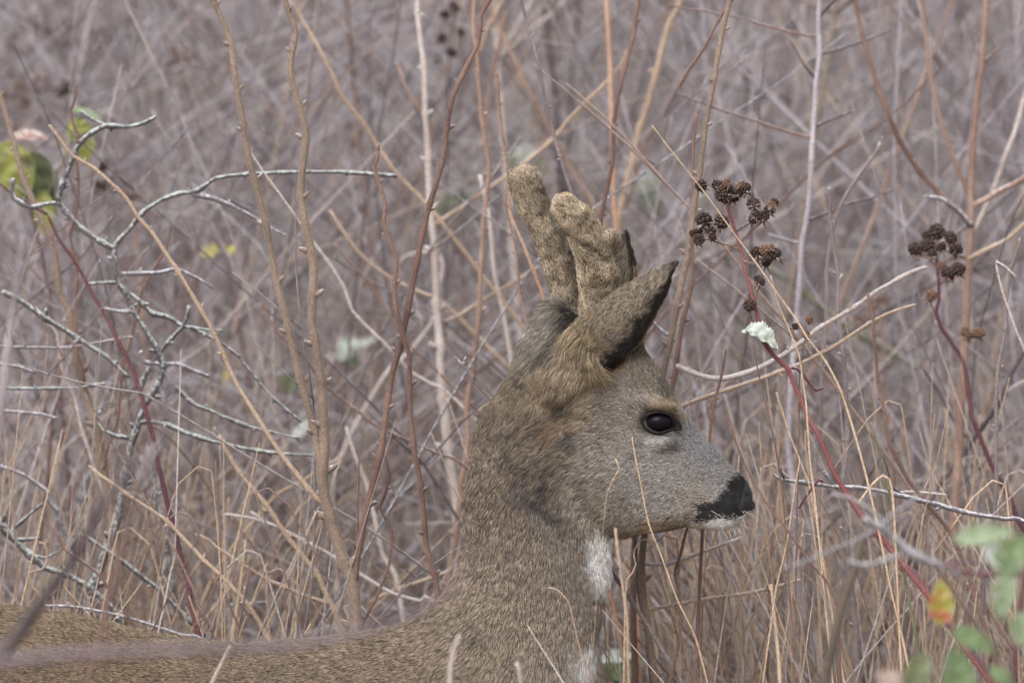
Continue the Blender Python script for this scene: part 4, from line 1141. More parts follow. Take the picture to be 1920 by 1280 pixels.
plant('chin_twig', 'upright dark red twig with a knotted kink below the chin', 'twig', [
    ('stem', [(1292, 980), (1285, 1002), (1276, 1040), (1267, 1076), (1274, 1110), (1276, 1153), (1272, 1212), (1258, 1280), (1250, 1330)], 5, 8, 'brown', 0.08, dict(root=True, buds=6))])
plant('lilac_cane', 'lilac frosted cane slanting to the lower right below the nose', 'cane', [
    ('stem', [(1315, 985), (1324, 1004), (1361, 1065), (1391, 1125), (1421, 1169), (1468, 1219), (1495, 1250), (1540, 1300)], 7, 8, 'mauve', 0.3, R_)])
plant('lichened_level_twig', 'grey twig lying level at the right with a pronged dark tip', 'twig', [
    ('stem', [(1451, 888), (1462, 897), (1475, 899), (1515, 905), (1566, 912), (1610, 914), (1650, 920), (1700, 931), (1760, 947), (1817, 961), (1878, 971), (1940, 990)], 6, 9, 'frosty', 0.1, dict(root=True, buds=14, bumpy=.3)),
    ('branch', [(1463, 876), (1465, 886), (1470, 897)], 4, 5, 'dark', 0.1, {}),
    ('branch', [(1545, 885), (1552, 895), (1560, 908)], 8, 5, 'frosty', 0.1, {}),
    ('branch', [(1775, 927), (1735, 923), (1700, 922), (1680, 926)], 4, 6, 'pale', 0.12, {}),
    ('branch', [(1656, 850), (1666, 885), (1673, 912), (1690, 925)], 4, 6, 'dark', 0.1, {})])
# ---- straws and blades
def straw(label, pts, w0, w1, Y, mat='straw', cat='stalk', **k):
    return plant('dry_stalk', label, cat, [('stalk', pts, w0, w1, mat, Y, dict(root=True, bumpy=.12, ns=6, **k))])
straw('long straight straw crossing in front of the blackberry heads', [(1222, 235), (1250, 272), (1290, 322), (1325, 366), (1371, 430), (1408, 480), (1431, 511), (1461, 554), (1495, 601), (1515, 635), (1549, 679), (1576, 729), (1592, 776), (1616, 860), (1640, 960)], 2.5, 5, -0.03)
straw('thin straw right of the red bramble stem below the blackberry heads', [(1445, 517), (1458, 564), (1482, 622), (1498, 665), (1505, 715), (1512, 760), (1518, 850), (1530, 960)], 3, 4, -0.02)
straw('fine straw hanging across the deer\'s cheek and throat', [(1185, 818), (1190, 850), (1199, 895), (1217, 981), (1240, 1040), (1271, 1126), (1303, 1194), (1326, 1280), (1340, 1330)], 2.5, 4, -0.16)
straw('short curled straw lying against the cheek', [(1154, 859), (1160, 870), (1160, 881), (1152, 895), (1145, 908), (1138, 930), (1134, 960), (1130, 1000)], 4, 0.8, -0.13)
straw('hooked straw over the lower neck', [(1027, 1103), (1038, 1103), (1049, 1109), (1068, 1131), (1074, 1160), (1081, 1190), (1097, 1258), (1105, 1310)], 3, 4, -0.2, 'tan')
straw('thin straight straw low on the neck', [(990, 1171), (1010, 1205), (1031, 1239), (1054, 1276), (1075, 1320)], 2.5, 3.5, -0.2, 'pale')
straw('out of focus white straw in front of the shoulder', [(967, 1243), (973, 1252), (976, 1280), (980, 1330)], 8, 6, -0.6, 'pale')
straw('pale green blurred stalk in front of the shoulder', [(862, 1190), (852, 1215), (845, 1250), (842, 1300)], 8, 9, -0.75, 'pale')
straw('broad blurred white straw in front of the back', [(433, 1209), (420, 1235), (405, 1265), (390, 1300)], 7, 10, -0.4, 'pale')
straw('upright straw under the chin beside the throat', [(1154, 990), (1158, 1030), (1163, 1063), (1172, 1135), (1176, 1170), (1177, 1230), (1180, 1300)], 5, 4, -0.4, 'tan')
straw('curly straw looping below the jaw', [(1228, 1025), (1222, 1016), (1211, 1010), (1199, 1013), (1190, 1028), (1188, 1040), (1192, 1058), (1186, 1074), (1176, 1085), (1173, 1120), (1172, 1160)], 3, 4, 0.02)
straw('thin brown stalk right of the cheek straw', [(1405, 640), (1412, 650), (1420, 690), (1432, 745), (1446, 800), (1456, 850), (1470, 950), (1480, 1100)], 2.5, 4, 0.0, 'brown')
straw('pale straw beside the thin brown stalk', [(1455, 735), (1462, 755), (1480, 810), (1500, 862), (1520, 920), (1535, 1000)], 4, 4, 0.05)
straw('straw standing behind the wand by the nose', [(1424, 790), (1425, 830), (1431, 900), (1434, 950), (1440, 1030), (1450, 1100), (1460, 1280)], 3, 5, 0.12, 'tan')
straw('bent golden straw folded over at the right', [(1609, 944), (1622, 925), (1636, 907), (1647, 897), (1656, 891), (1668, 898), (1673, 917), (1676, 961), (1680, 1040)], 5, 5, -0.03)
straw('long straw bending left above the chin twig', [(1498, 855), (1500, 865), (1495, 890), (1488, 935), (1480, 990), (1470, 1040), (1458, 1090), (1450, 1140)], 3, 4, 0.0)
straw('straw standing low in front of the lilac cane', [(1446, 1095), (1450, 1130), (1455, 1180), (1460, 1240), (1462, 1290)], 6, 8, 0.05)
straw('tall straw behind the back beside the leaning shoot', [(460, 1012), (456, 1050), (450, 1102), (443, 1150), (436, 1200)], 5, 8, 0.25)
straw('hooked dry straw left above the rump', [(74, 1017), (82, 1018), (88, 1028), (88, 1055), (80, 1066), (66, 1070), (54, 1072), (62, 1100), (90, 1140)], 5, 5, 0.22, 'tan')
straw('slanting straw crossing behind the leaning shoot', [(640, 855), (560, 905), (520, 925), (480, 970), (440, 1020), (405, 1070), (378, 1130), (355, 1200)], 5, 7, 0.5)
straw('second slanting straw low behind the back', [(470, 1040), (440, 1090), (400, 1140), (372, 1180), (350, 1220)], 5, 6, 0.45)
straw('straw with a drooping tip right of the thin straws', [(1905, 520), (1885, 500), (1868, 490), (1880, 545), (1905, 620), (1922, 660)], 4, 5, 0.1, 'pale')
plant('green_blade', 'single fresh green grass blade above the bent golden straw', 'grass blade', [('stalk', [(1633, 793), (1638, 810), (1646, 835), (1653, 860), (1660, 892), (1668, 930)], 3, 6, 'green', 0.05, dict(root=True, ns=6))])
# ------------------------------------------------------------------ brambles, dried heads, leaves
def simple_mat(name, c1, c2, scale=40, rough=0.6, sheen=0.0):
    m, nt, b = new_mat(name)
    g = nt.nodes.new('ShaderNodeNewGeometry')
    n = noise_node(nt, scale, 4, g.outputs['Position'])
    r = ramp(nt, n.outputs[0], [(0.35, L4(c1)), (0.65, L4(c2))])
    nt.links.new(r.outputs[0], b.inputs['Base Color']); b.inputs['Roughness'].default_value = rough
    b.inputs['Sheen Weight'].default_value = sheen
    b.inputs['Specular IOR Level'].default_value = 0.3
    return m
berry_mat = simple_mat('dried_berry', (34, 28, 28), (74, 56, 48), 500, 0.6)
husk_mat = simple_mat('dried_husk', (84, 64, 54), (126, 96, 78), 500, 0.7)
def head_mesh(seed, husk=0.0):
    """a dried blackberry: shrivelled drupelets round a core, on a ring of sepals; radius 1"""
    r = random.Random(seed); parts = []
    n = 30
    for i in range(n):
        a = math.acos(1 - 2 * (i + .5) / n); b = i * 2.4
        rr = 0.68 + r.random() * 0.16
        c = (rr * math.sin(a) * math.cos(b), rr * math.sin(a) * math.sin(b), rr * math.cos(a) * 0.9)
        s = 0.21 + r.random() * 0.10
        parts.append(sphere(c, (s, s, s * (.7 + .5 * r.random())), 5, 7))
    parts.append(sphere((0, 0, 0), (.6, .6, .55), 7, 9))
    V, Q = merge(parts)
    me = np_mesh('seed_head', V, Q)
    me.materials.append(husk_mat if husk else berry_mat)
    return me
def sepal_mesh(seed):
    r = random.Random(seed); parts = []
    for k in range(5):
        a = k * 2 * PI / 5 + r.random() * .4
        d = np.array((math.cos(a), math.sin(a), -.9 - r.random() * .6))
        parts.append(tube([(0, 0, -.5), d * .5 + (0, 0, -.3), d * (1.0 + r.random() * .3)], [.16, .18, .03], 5))
    V, Q = merge(parts); me = np_mesh('sepal_ring', V, Q); me.materials.append(BK['brown']); return me
HEADS = [head_mesh(i) for i in range(4)]; HUSKS = [head_mesh(9 + i, 1) for i in range(2)]; SEPS = [sepal_mesh(i) for i in range(3)]
def seed_head(parent, px, py, r, Y, i, husk=False):
    o = bpy.data.objects.new('seed_head', (HUSKS[i % 2] if husk else HEADS[i % 4])); COL.objects.link(o)
    o.parent = parent
    o.location = Vector(at(px, py, Y)) - world_loc(parent)
    o.scale = (r * 1.22 * pxs(Y),) * 3
    o.rotation_euler = (rs.normal() * .5, rs.normal() * .5, rs.random() * 6)
    s = bpy.data.objects.new('sepal_ring', SEPS[i % 3]); COL.objects.link(s); s.parent = o
    return o

def leaf_mat(name, cols, frost):
    m, nt, b = new_mat(name)
    g = nt.nodes.new('ShaderNodeNewGeometry')
    tc = nt.nodes.new('ShaderNodeTexCoord')
    n = noise_node(nt, 70, 4, g.outputs['Position'])
    r = ramp(nt, n.outputs[0], [(0.3 + .4 * i / max(1, len(cols) - 1), L4(c)) for i, c in enumerate(cols)])
    a = nt.nodes.new('ShaderNodeAttribute'); a.attribute_name = 'rime'
    n2 = noise_node(nt, 700, 3, g.outputs['Position'])
    mu = nt.nodes.new('ShaderNodeMath'); mu.operation = 'MULTIPLY_ADD'; nt.links.new(n2.outputs[0], mu.inputs[0]); mu.inputs[1].default_value = 0.9
    nt.links.new(a.outputs['Fac'], mu.inputs[2])
    fr = ramp(nt, mu.outputs[0], [(1.0 - 0.6 * frost, (0, 0, 0, 1)), (1.35 - 0.6 * frost, (.9, .9, .9, 1))])
    c = mixc(nt, fr.outputs[0], r.outputs[0], L4((196, 202, 202)))
    nt.links.new(c, b.inputs['Base Color'])
    b.inputs['Roughness'].default_value = 0.55
    b.inputs['Subsurface Weight'].default_value = 0.0
    return m
LM = {
    'frost': leaf_mat('rimed_leaf', [(112, 118, 98), (148, 154, 138)], 0.66),
    'green': leaf_mat('green_leaf', [(66, 84, 52), (96, 114, 74)], 0.08),
    'pale':  leaf_mat('pale_leaf', [(92, 108, 80), (126, 138, 110)], 0.12),
    'lime':  leaf_mat('lime_leaf', [(70, 66, 44), (110, 112, 52), (132, 134, 64)], 0.05),
    'dark':  leaf_mat('dark_leaf', [(66, 70, 50), (90, 98, 62)], 0.15),
    'red':   leaf_mat('red_leaf', [(140, 60, 58), (112, 84, 60), (130, 60, 60)], 0.5),
    'two':   leaf_mat('red_green_leaf', [(150, 66, 54), (132, 116, 44), (104, 124, 50)], 0.15),
    'yellow': leaf_mat('yellow_leaf', [(136, 128, 58), (160, 150, 74)], 0.0),
}
def leaf(parent, px, py, ln, wd, ang, Y, mat, tilt=0.3, fold=0.35, serr=0.06, curl=0.2, crinkle=0.02, name='leaf', seed=0):
    """a folded, toothed, veined leaf blade, ln x wd photograph pixels, ang = direction of its tip in the picture (degrees, 0 right, 90 up)"""
    r = random.Random(seed + int(px) * 7 + int(py))
    n, m = 26, 13
    V = []; rim = []; vr = [[r.random() for _ in range(6)] for _ in range(12)]
    for i in range(n):
        t = i / (n - 1)
        hw = math.sin(PI * t ** 0.85) ** 0.8 * 0.5 * wd if 0 < t < 1 else 0.002 * wd
        hw *= 1 + serr * (1 if i % 2 else -1)
        for j in range(m):
            v = -1 + 2 * j / (m - 1)
            xx = t * ln - abs(v) * hw * 0.25 * (1 - t)
            yy = v * hw
            zz = abs(v) * hw * fold - curl * ln * (t - .4) ** 2 * 1.2 + math.sin(abs(v) * 4 - t * 22) * crinkle * wd + (r.random() - .5) * 0.012 * wd
            V.append((xx - ln / 2, yy, zz)); rim.append(0.18 + 0.12 * abs(v) + 0.16 * vr[i // 3][j // 3])
    V = np.array(V) * pxs(Y)
    i, j = np.meshgrid(np.arange(n - 1), np.arange(m - 1), indexing='ij'); a = (i * m + j).ravel()
    Q = np.stack([a, a + 1, a + m + 1, a + m], 1)
    W = V.copy(); W[:, 2] -= 0.0003
    Q2 = np.concatenate([Q, Q[:, ::-1] + len(V)])
    me = np_mesh(name, np.concatenate([V, W]), Q2)
    at_ = me.attributes.new('rime', 'FLOAT', 'POINT'); at_.data.foreach_set('value', np.array(rim * 2, np.float32))
    me.materials.append(LM[mat])
    o = bpy.data.objects.new(name, me); COL.objects.link(o); o.parent = parent
    a = math.radians(ang)
    X = Vector((math.cos(a), 0, math.sin(a))); N = Vector((0, -1, 0)); 
    N = (N * math.cos(tilt) + Vector((0, 0, 1)) * math.sin(tilt)); N = (N - X * N.dot(X)).normalized()
    Yv = N.cross(X)
    from mathutils import Matrix
    M = Matrix((X, Yv, N)).transposed()
    o.rotation_euler = M.to_euler()
    o.location = Vector(at(px, py, Y)) - world_loc(parent)
    return o

# red bramble with the dried blackberries
th, ps = plant('blackberry_bramble', 'red thorny bramble cane topped with many black dried blackberries, right of the antlers', 'bramble', [
    ('stem', [(1362, 378), (1366, 392), (1372, 412), (1379, 434), (1386, 458), (1391, 480), (1396, 505), (1404, 530), (1410, 552), (1418, 580), (1425, 610), (1432, 640), (1452, 668), (1478, 692), (1487, 716), (1502, 749), (1515, 783), (1535, 816), (1552, 857), (1564, 887), (1582, 917), (1602, 947), (1626, 981), (1676, 1035), (1710, 1078), (1740, 1115), (1777, 1162), (1804, 1206), (1858, 1280)], 6, 13, 'red', 0.03, dict(root=True, thorns=30, wig=.5)),
    ('pedicel', [(1440, 396), (1425, 408), (1408, 417), (1394, 425), (1382, 434)], 3, 4, 'brown', 0.03, {}),
    ('pedicel', [(1326, 446), (1340, 452), (1358, 457), (1372, 461), (1388, 470)], 3, 4, 'brown', 0.03, {}),
    ('pedicel', [(1445, 476), (1430, 492), (1415, 496), (1400, 492), (1393, 488)], 3, 4, 'brown', 0.03, {}),
    ('pedicel', [(1330, 350), (1342, 362), (1352, 370), (1363, 380)], 3, 4, 'brown', 0.03, {}),
    ('pedicel', [(1392, 356), (1380, 366), (1372, 372), (1364, 382)], 3, 4, 'brown', 0.03, {}),
    ('pedicel', [(1427, 532), (1420, 545), (1417, 560), (1418, 575)], 3, 3, 'brown', 0.03, {}),
    ('pedicel', [(1406, 575), (1408, 592), (1412, 604), (1420, 612)], 2.5, 3, 'brown', 0.03, {}),
    ('branch', [(1543, 903), (1536, 898), (1522, 915), (1508, 935), (1498, 952)], 6, 4, 'crimson', 0.03, dict(thorns=4)),
    ('branch', [(1542, 728), (1530, 732), (1520, 722), (1505, 702), (1492, 690), (1484, 690)], 6, 6, 'crimson', 0.03, dict(thorns=6)),
])
for i, (a, b, r) in enumerate([(1314, 348, 10), (1344, 348, 10), (1352, 364, 11), (1363, 352, 9), (1376, 366, 12), (1397, 353, 10), (1386, 362, 8), (1361, 371, 9), (1413, 383, 11), (1431, 405, 10), (1443, 393, 9), (1412, 410, 8), (1452, 379, 7), (1421, 403, 8), (1320, 413, 14), (1354, 416, 12), (1308, 436, 9), (1310, 448, 10), (1334, 432, 8), (1300, 437, 7), (1336, 444, 7), (1418, 474, 11), (1451, 476, 12), (1442, 470, 8), (1437, 490, 9), (1426, 528, 8), (1420, 522, 6), (1405, 572, 10)]):
    seed_head(th, a, b, r, 0.03 + rs.normal() * 0.006, i)
for i, (a, b, r) in enumerate([(1362, 343, 8), (1390, 347, 7), (1447, 386, 8), (1434, 468, 9), (1446, 464, 6)]):
    seed_head(th, a, b, r, 0.022, i, True)
leaf(th, 1430, 632, 72, 50, -28, 0.015, 'frost', tilt=1.0, fold=0.5, serr=0.1, curl=0.35, crinkle=0.045)
leaf(th, 1404, 622, 30, 16, 172, 0.02, 'frost', tilt=0.8, serr=0.12)
# second bramble
th, ps = plant('farther_bramble', 'blurred red bramble cane with grey black dried heads at the right edge', 'bramble', [
    ('stem', [(1752, 462), (1755, 480), (1760, 531), (1760, 564), (1755, 585), (1764, 611), (1784, 642), (1804, 672), (1814, 715), (1817, 749), (1824, 786), (1838, 820), (1854, 860), (1871, 894), (1891, 927), (1903, 961), (1920, 990), (1950, 1040)], 6, 12, 'crimson', 0.32, dict(root=True, thorns=14, wig=.5)),
    ('pedicel', [(1724, 466), (1735, 482), (1748, 490), (1757, 500)], 3, 4, 'brown', 0.32, {}), ('pedicel', [(1792, 470), (1782, 484), (1768, 495), (1757, 505)], 3, 4, 'brown', 0.32, {}),
    ('pedicel', [(1798, 508), (1785, 520), (1770, 528), (1760, 535)], 3, 4, 'brown', 0.32, {}), ('pedicel', [(1748, 558), (1744, 570), (1750, 582), (1756, 590)], 3, 4, 'brown', 0.32, {})])
for i, (a, b, r) in enumerate([(1715, 466, 11), (1739, 458, 12), (1757, 434, 14), (1782, 445, 11), (1737, 441, 8), (1793, 468, 12), (1765, 462, 9), (1776, 510, 11), (1797, 504, 12), (1786, 514, 9), (1730, 470, 7), (1748, 474, 8)]):
    seed_head(th, a, b, r, 0.32 + rs.normal() * 0.008, i)
for i, (a, b, r) in enumerate([(1767, 498, 8), (1746, 553, 10), (1817, 627, 9), (1836, 623, 10), (1808, 620, 7)]):
    seed_head(th, a, b, r, 0.32, i, True)
# crimson cane at the left
plant('crimson_cane', 'dark crimson thorny cane running down the left of the picture to the back', 'bramble', [
    ('stem', [(90, 405), (111, 450), (131, 477), (154, 514), (175, 554), (198, 591), (215, 628), (232, 658), (249, 692), (265, 739), (276, 779), (289, 826), (294, 860), (302, 894), (316, 951), (329, 994), (339, 1045), (352, 1088), (359, 1135), (366, 1165), (374, 1200)], 6, 12, 'crimson', 0.24, dict(root=True, thorns=34, wig=.5)),
    ('branch', [(0, 345), (20, 362), (50, 380), (90, 402)], 4, 5, 'crimson', 0.3, {})])
# leafy sprig top left
th, ps = plant('leafy_sprig', 'blurred sprig with lime green and frosted red leaves at the left edge', 'sprig', [
    ('stem', [(30, 225), (28, 260), (26, 300), (48, 360), (70, 440), (95, 560), (110, 700)], 3, 6, 'crimson', 0.75, R_),
    ('branch', [(190, 205), (170, 215), (150, 222), (120, 300), (80, 380)], 4, 4, 'green', 0.75, {})])
leaf(th, 28, 322, 120, 78, -68, 0.72, 'lime', tilt=.2); leaf(th, 78, 345, 130, 66, -70, 0.76, 'dark', tilt=.1, fold=.6); leaf(th, 82, 400, 90, 40, -85, 0.74, 'lime')
leaf(th, 56, 256, 76, 30, 2, 0.72, 'red', tilt=.9); leaf(th, 150, 250, 60, 44, -60, 0.78, 'lime'); leaf(th, 160, 278, 62, 34, -95, 0.76, 'lime'); leaf(th, 168, 220, 80, 34, -25, 0.74, 'pale', tilt=1.2)
def sprig(label, stem, leaves, Y, mat='green'):
    th, _ = plant('bramble_sprig', label, 'sprig', [('stem', stem, 4, 5, 'crimson', Y, R_)])
    for k, (a, b, l, w, g, mt) in enumerate(leaves): leaf(th, a, b, l, w, g, Y - 0.02 * (k % 2), mt, tilt=.5)
sprig('blurred sprig with frosted green leaves left of the blackberry heads, behind the ear', [(1180, 330), (1200, 350), (1215, 400), (1222, 480), (1230, 600)], [(1196, 335, 66, 44, 150, 'frost'), (1222, 378, 66, 40, -70, 'green'), (1196, 345, 50, 34, 190, 'pale'), (1208, 350, 44, 30, 20, 'pale')], 1.5)
sprig('blurred sprig with green leaves left of the antlers', [(990, 280), (930, 340), (860, 380), (800, 440), (780, 560)], [(985, 290, 60, 34, 20, 'frost'), (960, 300, 40, 24, -10, 'green'), (850, 372, 60, 34, 200, 'green'), (880, 365, 46, 30, 30, 'green'), (1010, 305, 44, 26, -30, 'pale'), (826, 392, 36, 28, -80, 'green')], 1.8)
sprig('pale blurred leaves low between the tall stems at mid height', [(690, 640), (650, 660), (640, 700), (632, 820), (628, 900)], [(655, 645, 62, 24, 5, 'frost'), (636, 665, 50, 30, 190, 'frost'), (655, 672, 44, 22, -30, 'green'), (690, 640, 30, 16, 30, 'frost')], 1.2)
sprig('small green blurred leaf behind the left tall stems', [(548, 700), (540, 720), (536, 800), (530, 900)], [(544, 714, 40, 40, 60, 'green'), (570, 800, 50, 30, 20, 'frost'), (560, 812, 40, 26, 200, 'frost')], 1.1)
sprig('yellow leaves blurred beside a crimson stalk, left of the tall stems', [(415, 440), (425, 480), (435, 540), (446, 600)], [(392, 472, 34, 26, 200, 'yellow'), (431, 468, 24, 20, 30, 'yellow'), (420, 712, 36, 20, -85, 'yellow')], 1.0)
sprig('dim green leaves low behind the back at the left', [(560, 950), (545, 1010), (550, 1080), (548, 1150)], [(545, 1042, 64, 40, 10, 'green'), (430, 1040, 60, 40, 190, 'green'), (560, 1020, 50, 26, 60, 'green')], 1.2)
sprig('green leaves low between the throat and the chin twig', [(1170, 1180), (1165, 1230), (1168, 1290)], [(1160, 1230, 70, 30, 10, 'frost'), (1158, 1262, 60, 34, -30, 'green'), (1190, 1240, 46, 24, 30, 'green')], 0.6)
sprig('pale frosted leaf just above the second brown withe', [(880, 300), (878, 330), (872, 400), (868, 480)], [(880, 312, 34, 24, 80, 'frost')], 1.6)

# ---- dried blossoms far left: little umbrels of rusty heads
def umbel_plant(label, stem, heads, Y):
    th, _ = plant('dried_umbel', label, 'dried flower', [('stem', stem, 4, 6, 'rust', Y, R_)])
    for k, (a, b, r) in enumerate(heads):
        q = np.array(stem, float); d = q[:, 1] - b; i = int(np.argmin(np.abs(q[:, 1] - (b + 40))))
        stem_part('pedicel', th, [(a, b), ((a + q[i, 0]) / 2, (b + q[i, 1]) / 2 + 6), tuple(q[i])], 2.5, 3, 'rust', Y)
        parts = []
        for m in range(12):
            c = at(a + rs.normal() * r * .6, b + rs.normal() * r * .35, Y + rs.normal() * r * .5 * pxs(Y))
            parts.append(sphere(c - np.array(world_loc(th)), (r * .32 * pxs(Y),) * 3, 4, 6))
        V, Q = merge(parts)
        o = link('flower_head', np_mesh('flower_head', V + np.array(world_loc(th)), Q), th, husk_mat)
umbel_plant('dried rusty flower heads blurred in the top left corner', [(60, 40), (75, 90), (95, 150), (120, 260), (130, 400)], [(55, 45, 18), (80, 36, 10), (130, 48, 20), (125, 82, 16), (42, 65, 12), (85, 60, 9), (28, 92, 12)], 1.6)
umbel_plant('dried rusty flower heads on the far left edge above the lime leaves', [(50, 130), (55, 180), (60, 260), (66, 400)], [(28, 140, 14), (70, 150, 14), (20, 180, 14), (52, 192, 14), (72, 170, 12), (80, 225, 16), (40, 165, 14)], 1.4)
umbel_plant('dried rusty flower heads on the tallest dark stem at the left', [(335, 90), (340, 140), (345, 200), (352, 320)], [(340, 106, 20), (322, 112, 14), (355, 112, 12)], 1.5)
umbel_plant('small rusty flower heads between the dark and the tan stems at the left', [(200, 90), (215, 160), (230, 260), (250, 400)], [(188, 64, 14), (182, 106, 12), (245, 122, 16), (288, 176, 14), (398, 158, 10), (285, 230, 9), (412, 115, 9)], 1.9)
umbel_plant('tiny rusty heads low beside the curving pale twig', [(250, 370), (255, 420), (262, 520)], [(250, 366, 16), (240, 372, 10), (262, 368, 10)], 1.0)
umbel_plant('orange brown heads behind the twig crossing at the right', [(1650, 570), (1655, 620), (1660, 700)], [(1650, 560, 14), (1640, 575, 10), (1628, 600, 12), (1610, 598, 9)], 0.9)
th, _ = plant('small_dried_stalk', 'small dried flower stalk with two brown heads left of the upright grey stem', 'dried flower', [('stem', [(1511, 600), (1512, 625), (1506, 660), (1500, 700), (1498, 800)], 2, 3, 'brown', 0.05, R_)])
seed_head(th, 1517, 598, 7, 0.05, 0, True); seed_head(th, 1511, 627, 7, 0.05, 1, True); seed_head(th, 1491, 612, 6, 0.05, 2)
for k, (lab, st, hs) in enumerate([('blurred dark berry on a thin stalk near the top left', [(120, 160), (128, 200), (134, 290)], [(124, 164, 12), (112, 172, 8)]),
                                   ('blurred dark dried heads in front of the tan stems at the top', [(850, 20), (848, 60), (840, 160), (838, 300)], [(852, 12, 10), (834, 28, 9), (846, 98, 9), (828, 72, 9), (864, 60, 7)]),
                                   ('blurred grey dried heads between the lime leaves and tall stems', [(194, 300), (196, 340), (200, 420)], [(192, 312, 9), (200, 352, 13), (182, 350, 11), (206, 340, 9)])]):
    th, _ = plant('dried_berry_stalk', lab, 'dried berries', [('stem', st, 3, 4, 'dark', 1.0, R_)])
    for i, (a, b, r) in enumerate(hs): seed_head(th, a, b, r, 1.0, i)

# ------------------------------------------------------------------ out of focus things nearer than the deer
th, _ = plant('near_thorny_cane', 'blurred olive thorny cane with rimed side stems, lower right foreground', 'bramble', [
    ('stem', [(1634, 985), (1622, 1000), (1614, 1030), (1602, 1068), (1590, 1100), (1582, 1125), (1572, 1160), (1566, 1190), (1555, 1240), (1545, 1290)], 13, 20, 'moss', -0.75, dict(root=True, thorns=10)),
    ('branch', [(1465, 1066), (1500, 1056), (1535, 1041), (1570, 1026), (1599, 1015), (1622, 1004), (1640, 994)], 3, 6, 'frosty', -0.9, {}),
    ('branch', [(1590, 1052), (1610, 1058), (1636, 1058), (1660, 1050), (1690, 1040)], 6, 9, 'frosty', -1.0, {}),
    ('branch', [(1620, 975), (1640, 984), (1660, 992), (1683, 1014), (1700, 1030), (1722, 1046), (1752, 1056), (1775, 1066), (1800, 1082)], 12, 18, 'frosty', -1.0, dict(bumpy=.6)),
    ('branch', [(1722, 928), (1700, 945), (1675, 962), (1655, 985)], 5, 7, 'frosty', -1.0, {}),
    ('branch', [(1945, 1076), (1900, 1076), (1850, 1076), (1800, 1070), (1760, 1056)], 9, 9, 'crimson', -1.0, {}),
    ('branch', [(1835, 1055), (1800, 1054), (1770, 1056)], 5, 5, 'crimson', -0.9, {}),
    ('branch', [(1560, 925), (1590, 932), (1625, 950), (1655, 975)], 4, 7, 'mauve', -0.8, {})])
th, _ = plant('near_leafy_bramble', 'blurred bramble with frosted green leaves in the lower right corner', 'bramble', [
    ('stem', [(1935, 1010), (1925, 1060), (1915, 1130), (1905, 1220), (1900, 1300)], 10, 14, 'crimson', -1.2, R_),
    ('branch', [(1700, 1060), (1720, 1080), (1745, 1100), (1762, 1112)], 5, 5, 'red', -0.7, {}),
    ('branch', [(1770, 1165), (1790, 1180), (1830, 1230), (1870, 1290)], 5, 8, 'crimson', -0.9, {}),
    ('branch', [(1750, 1056), (1790, 1110), (1830, 1170), (1850, 1200), (1890, 1290)], 6, 9, 'brown', -0.5, {})])
for a in [(1846, 1002, 120, 40, 8, -1.35, 'pale'), (1898, 1040, 90, 62, 62, -1.35, 'green'), (1866, 1040, 66, 36, -60, -1.35, 'frost'), (1882, 1115, 96, 46, -100, -1.35, 'pale'), (1765, 1128, 86, 48, 92, -0.9, 'two'),
          (1826, 1200, 92, 40, -25, -1.35, 'green'), (1796, 1262, 106, 62, 100, -1.35, 'green'), (1722, 1262, 90, 56, 70, -1.35, 'dark'), (1674, 1278, 70, 50, 150, -1.35, 'red'), (1914, 1180, 70, 40, -90, -1.35, 'pale'), (1880, 1270, 60, 30, -40, -1.35, 'green')]:
    leaf(th, a[0], a[1], a[2], a[3], a[4], a[5], a[6], tilt=.35, curl=.1)
plant('near_maroon_twig', 'wide blurred maroon twig lying across the deer\'s back in the foreground', 'twig', [
    ('stem', [(862, 1092), (840, 1108), (800, 1135), (740, 1165), (680, 1182), (600, 1200), (520, 1212), (430, 1216), (330, 1218), (220, 1222), (120, 1228), (60, 1234), (-30, 1250), (-120, 1290)], 12, 20, 'maroon', -2.2, R_)])
plant('near_corner_stem', 'thick blurred dark olive stem in the lower left corner', 'stem', [
    ('stem', [(260, 860), (215, 920), (170, 985), (130, 1060), (85, 1120), (50, 1170), (20, 1208), (-20, 1250), (-60, 1300)], 8, 34, 'dark', -1.5, R_)])
plant('near_left_twig', 'blurred dark grey twig standing at the left edge', 'twig', [
    ('stem', [(42, 440), (38, 480), (30, 530), (22, 590), (14, 650), (6, 720), (0, 800), (-8, 900)], 8, 12, 'mauve', -0.9, R_),
    ('branch', [(66, 482), (52, 492), (40, 500), (32, 520)], 6, 8, 'mauve', -0.9, {})])
# ---- blurred grass plumes
def plume(label, px, py, ln, Y):
    th = empty('grass_plume', tuple(np.array(at(px, py, Y)) * (1, 1, 0))); tag(th, label, 'grass')
    stem_part('stalk', th, [(px + 14, py - ln * .5), (px, py), (px - 26, py + ln), (px - 60, py + ln * 2.4)], 2, 4, 'brown', Y, root=True, ns=6)
    parts = []
    for k in range(46):
        t = rs.random(); a = rs.normal() * .35
        x0, y0 = px + 14 - 16 * t, py - ln * .5 + ln * t * .8
        l = ln * (.3 + .3 * rs.random())
        x1, y1 = x0 + math.sin(a + .35) * l, y0 - math.cos(a) * l
        parts.append(tube([at(x0, y0, Y), at((x0 + x1) / 2 + 2, (y0 + y1) / 2, Y + rs.normal() * .006), at(x1, y1, Y + rs.normal() * .01)], [.0004, .0005, .0002], 4))
    V, Q = merge(parts); link('plume', np_mesh('plume', V, Q), th, BK['mauve'])
plume('blurred mauve grass plume beside the crimson cane', 300, 770, 90, -0.55)
plume('blurred mauve grass plume under the thorny frosted twig', 262, 900, 90, -0.6)
plume('blurred brown grass plume between the tan stick and tall stems', 420, 300, 80, 0.9)
plume('blurred grass plume left of the first tall stem', 400, 420, 80, 1.1)
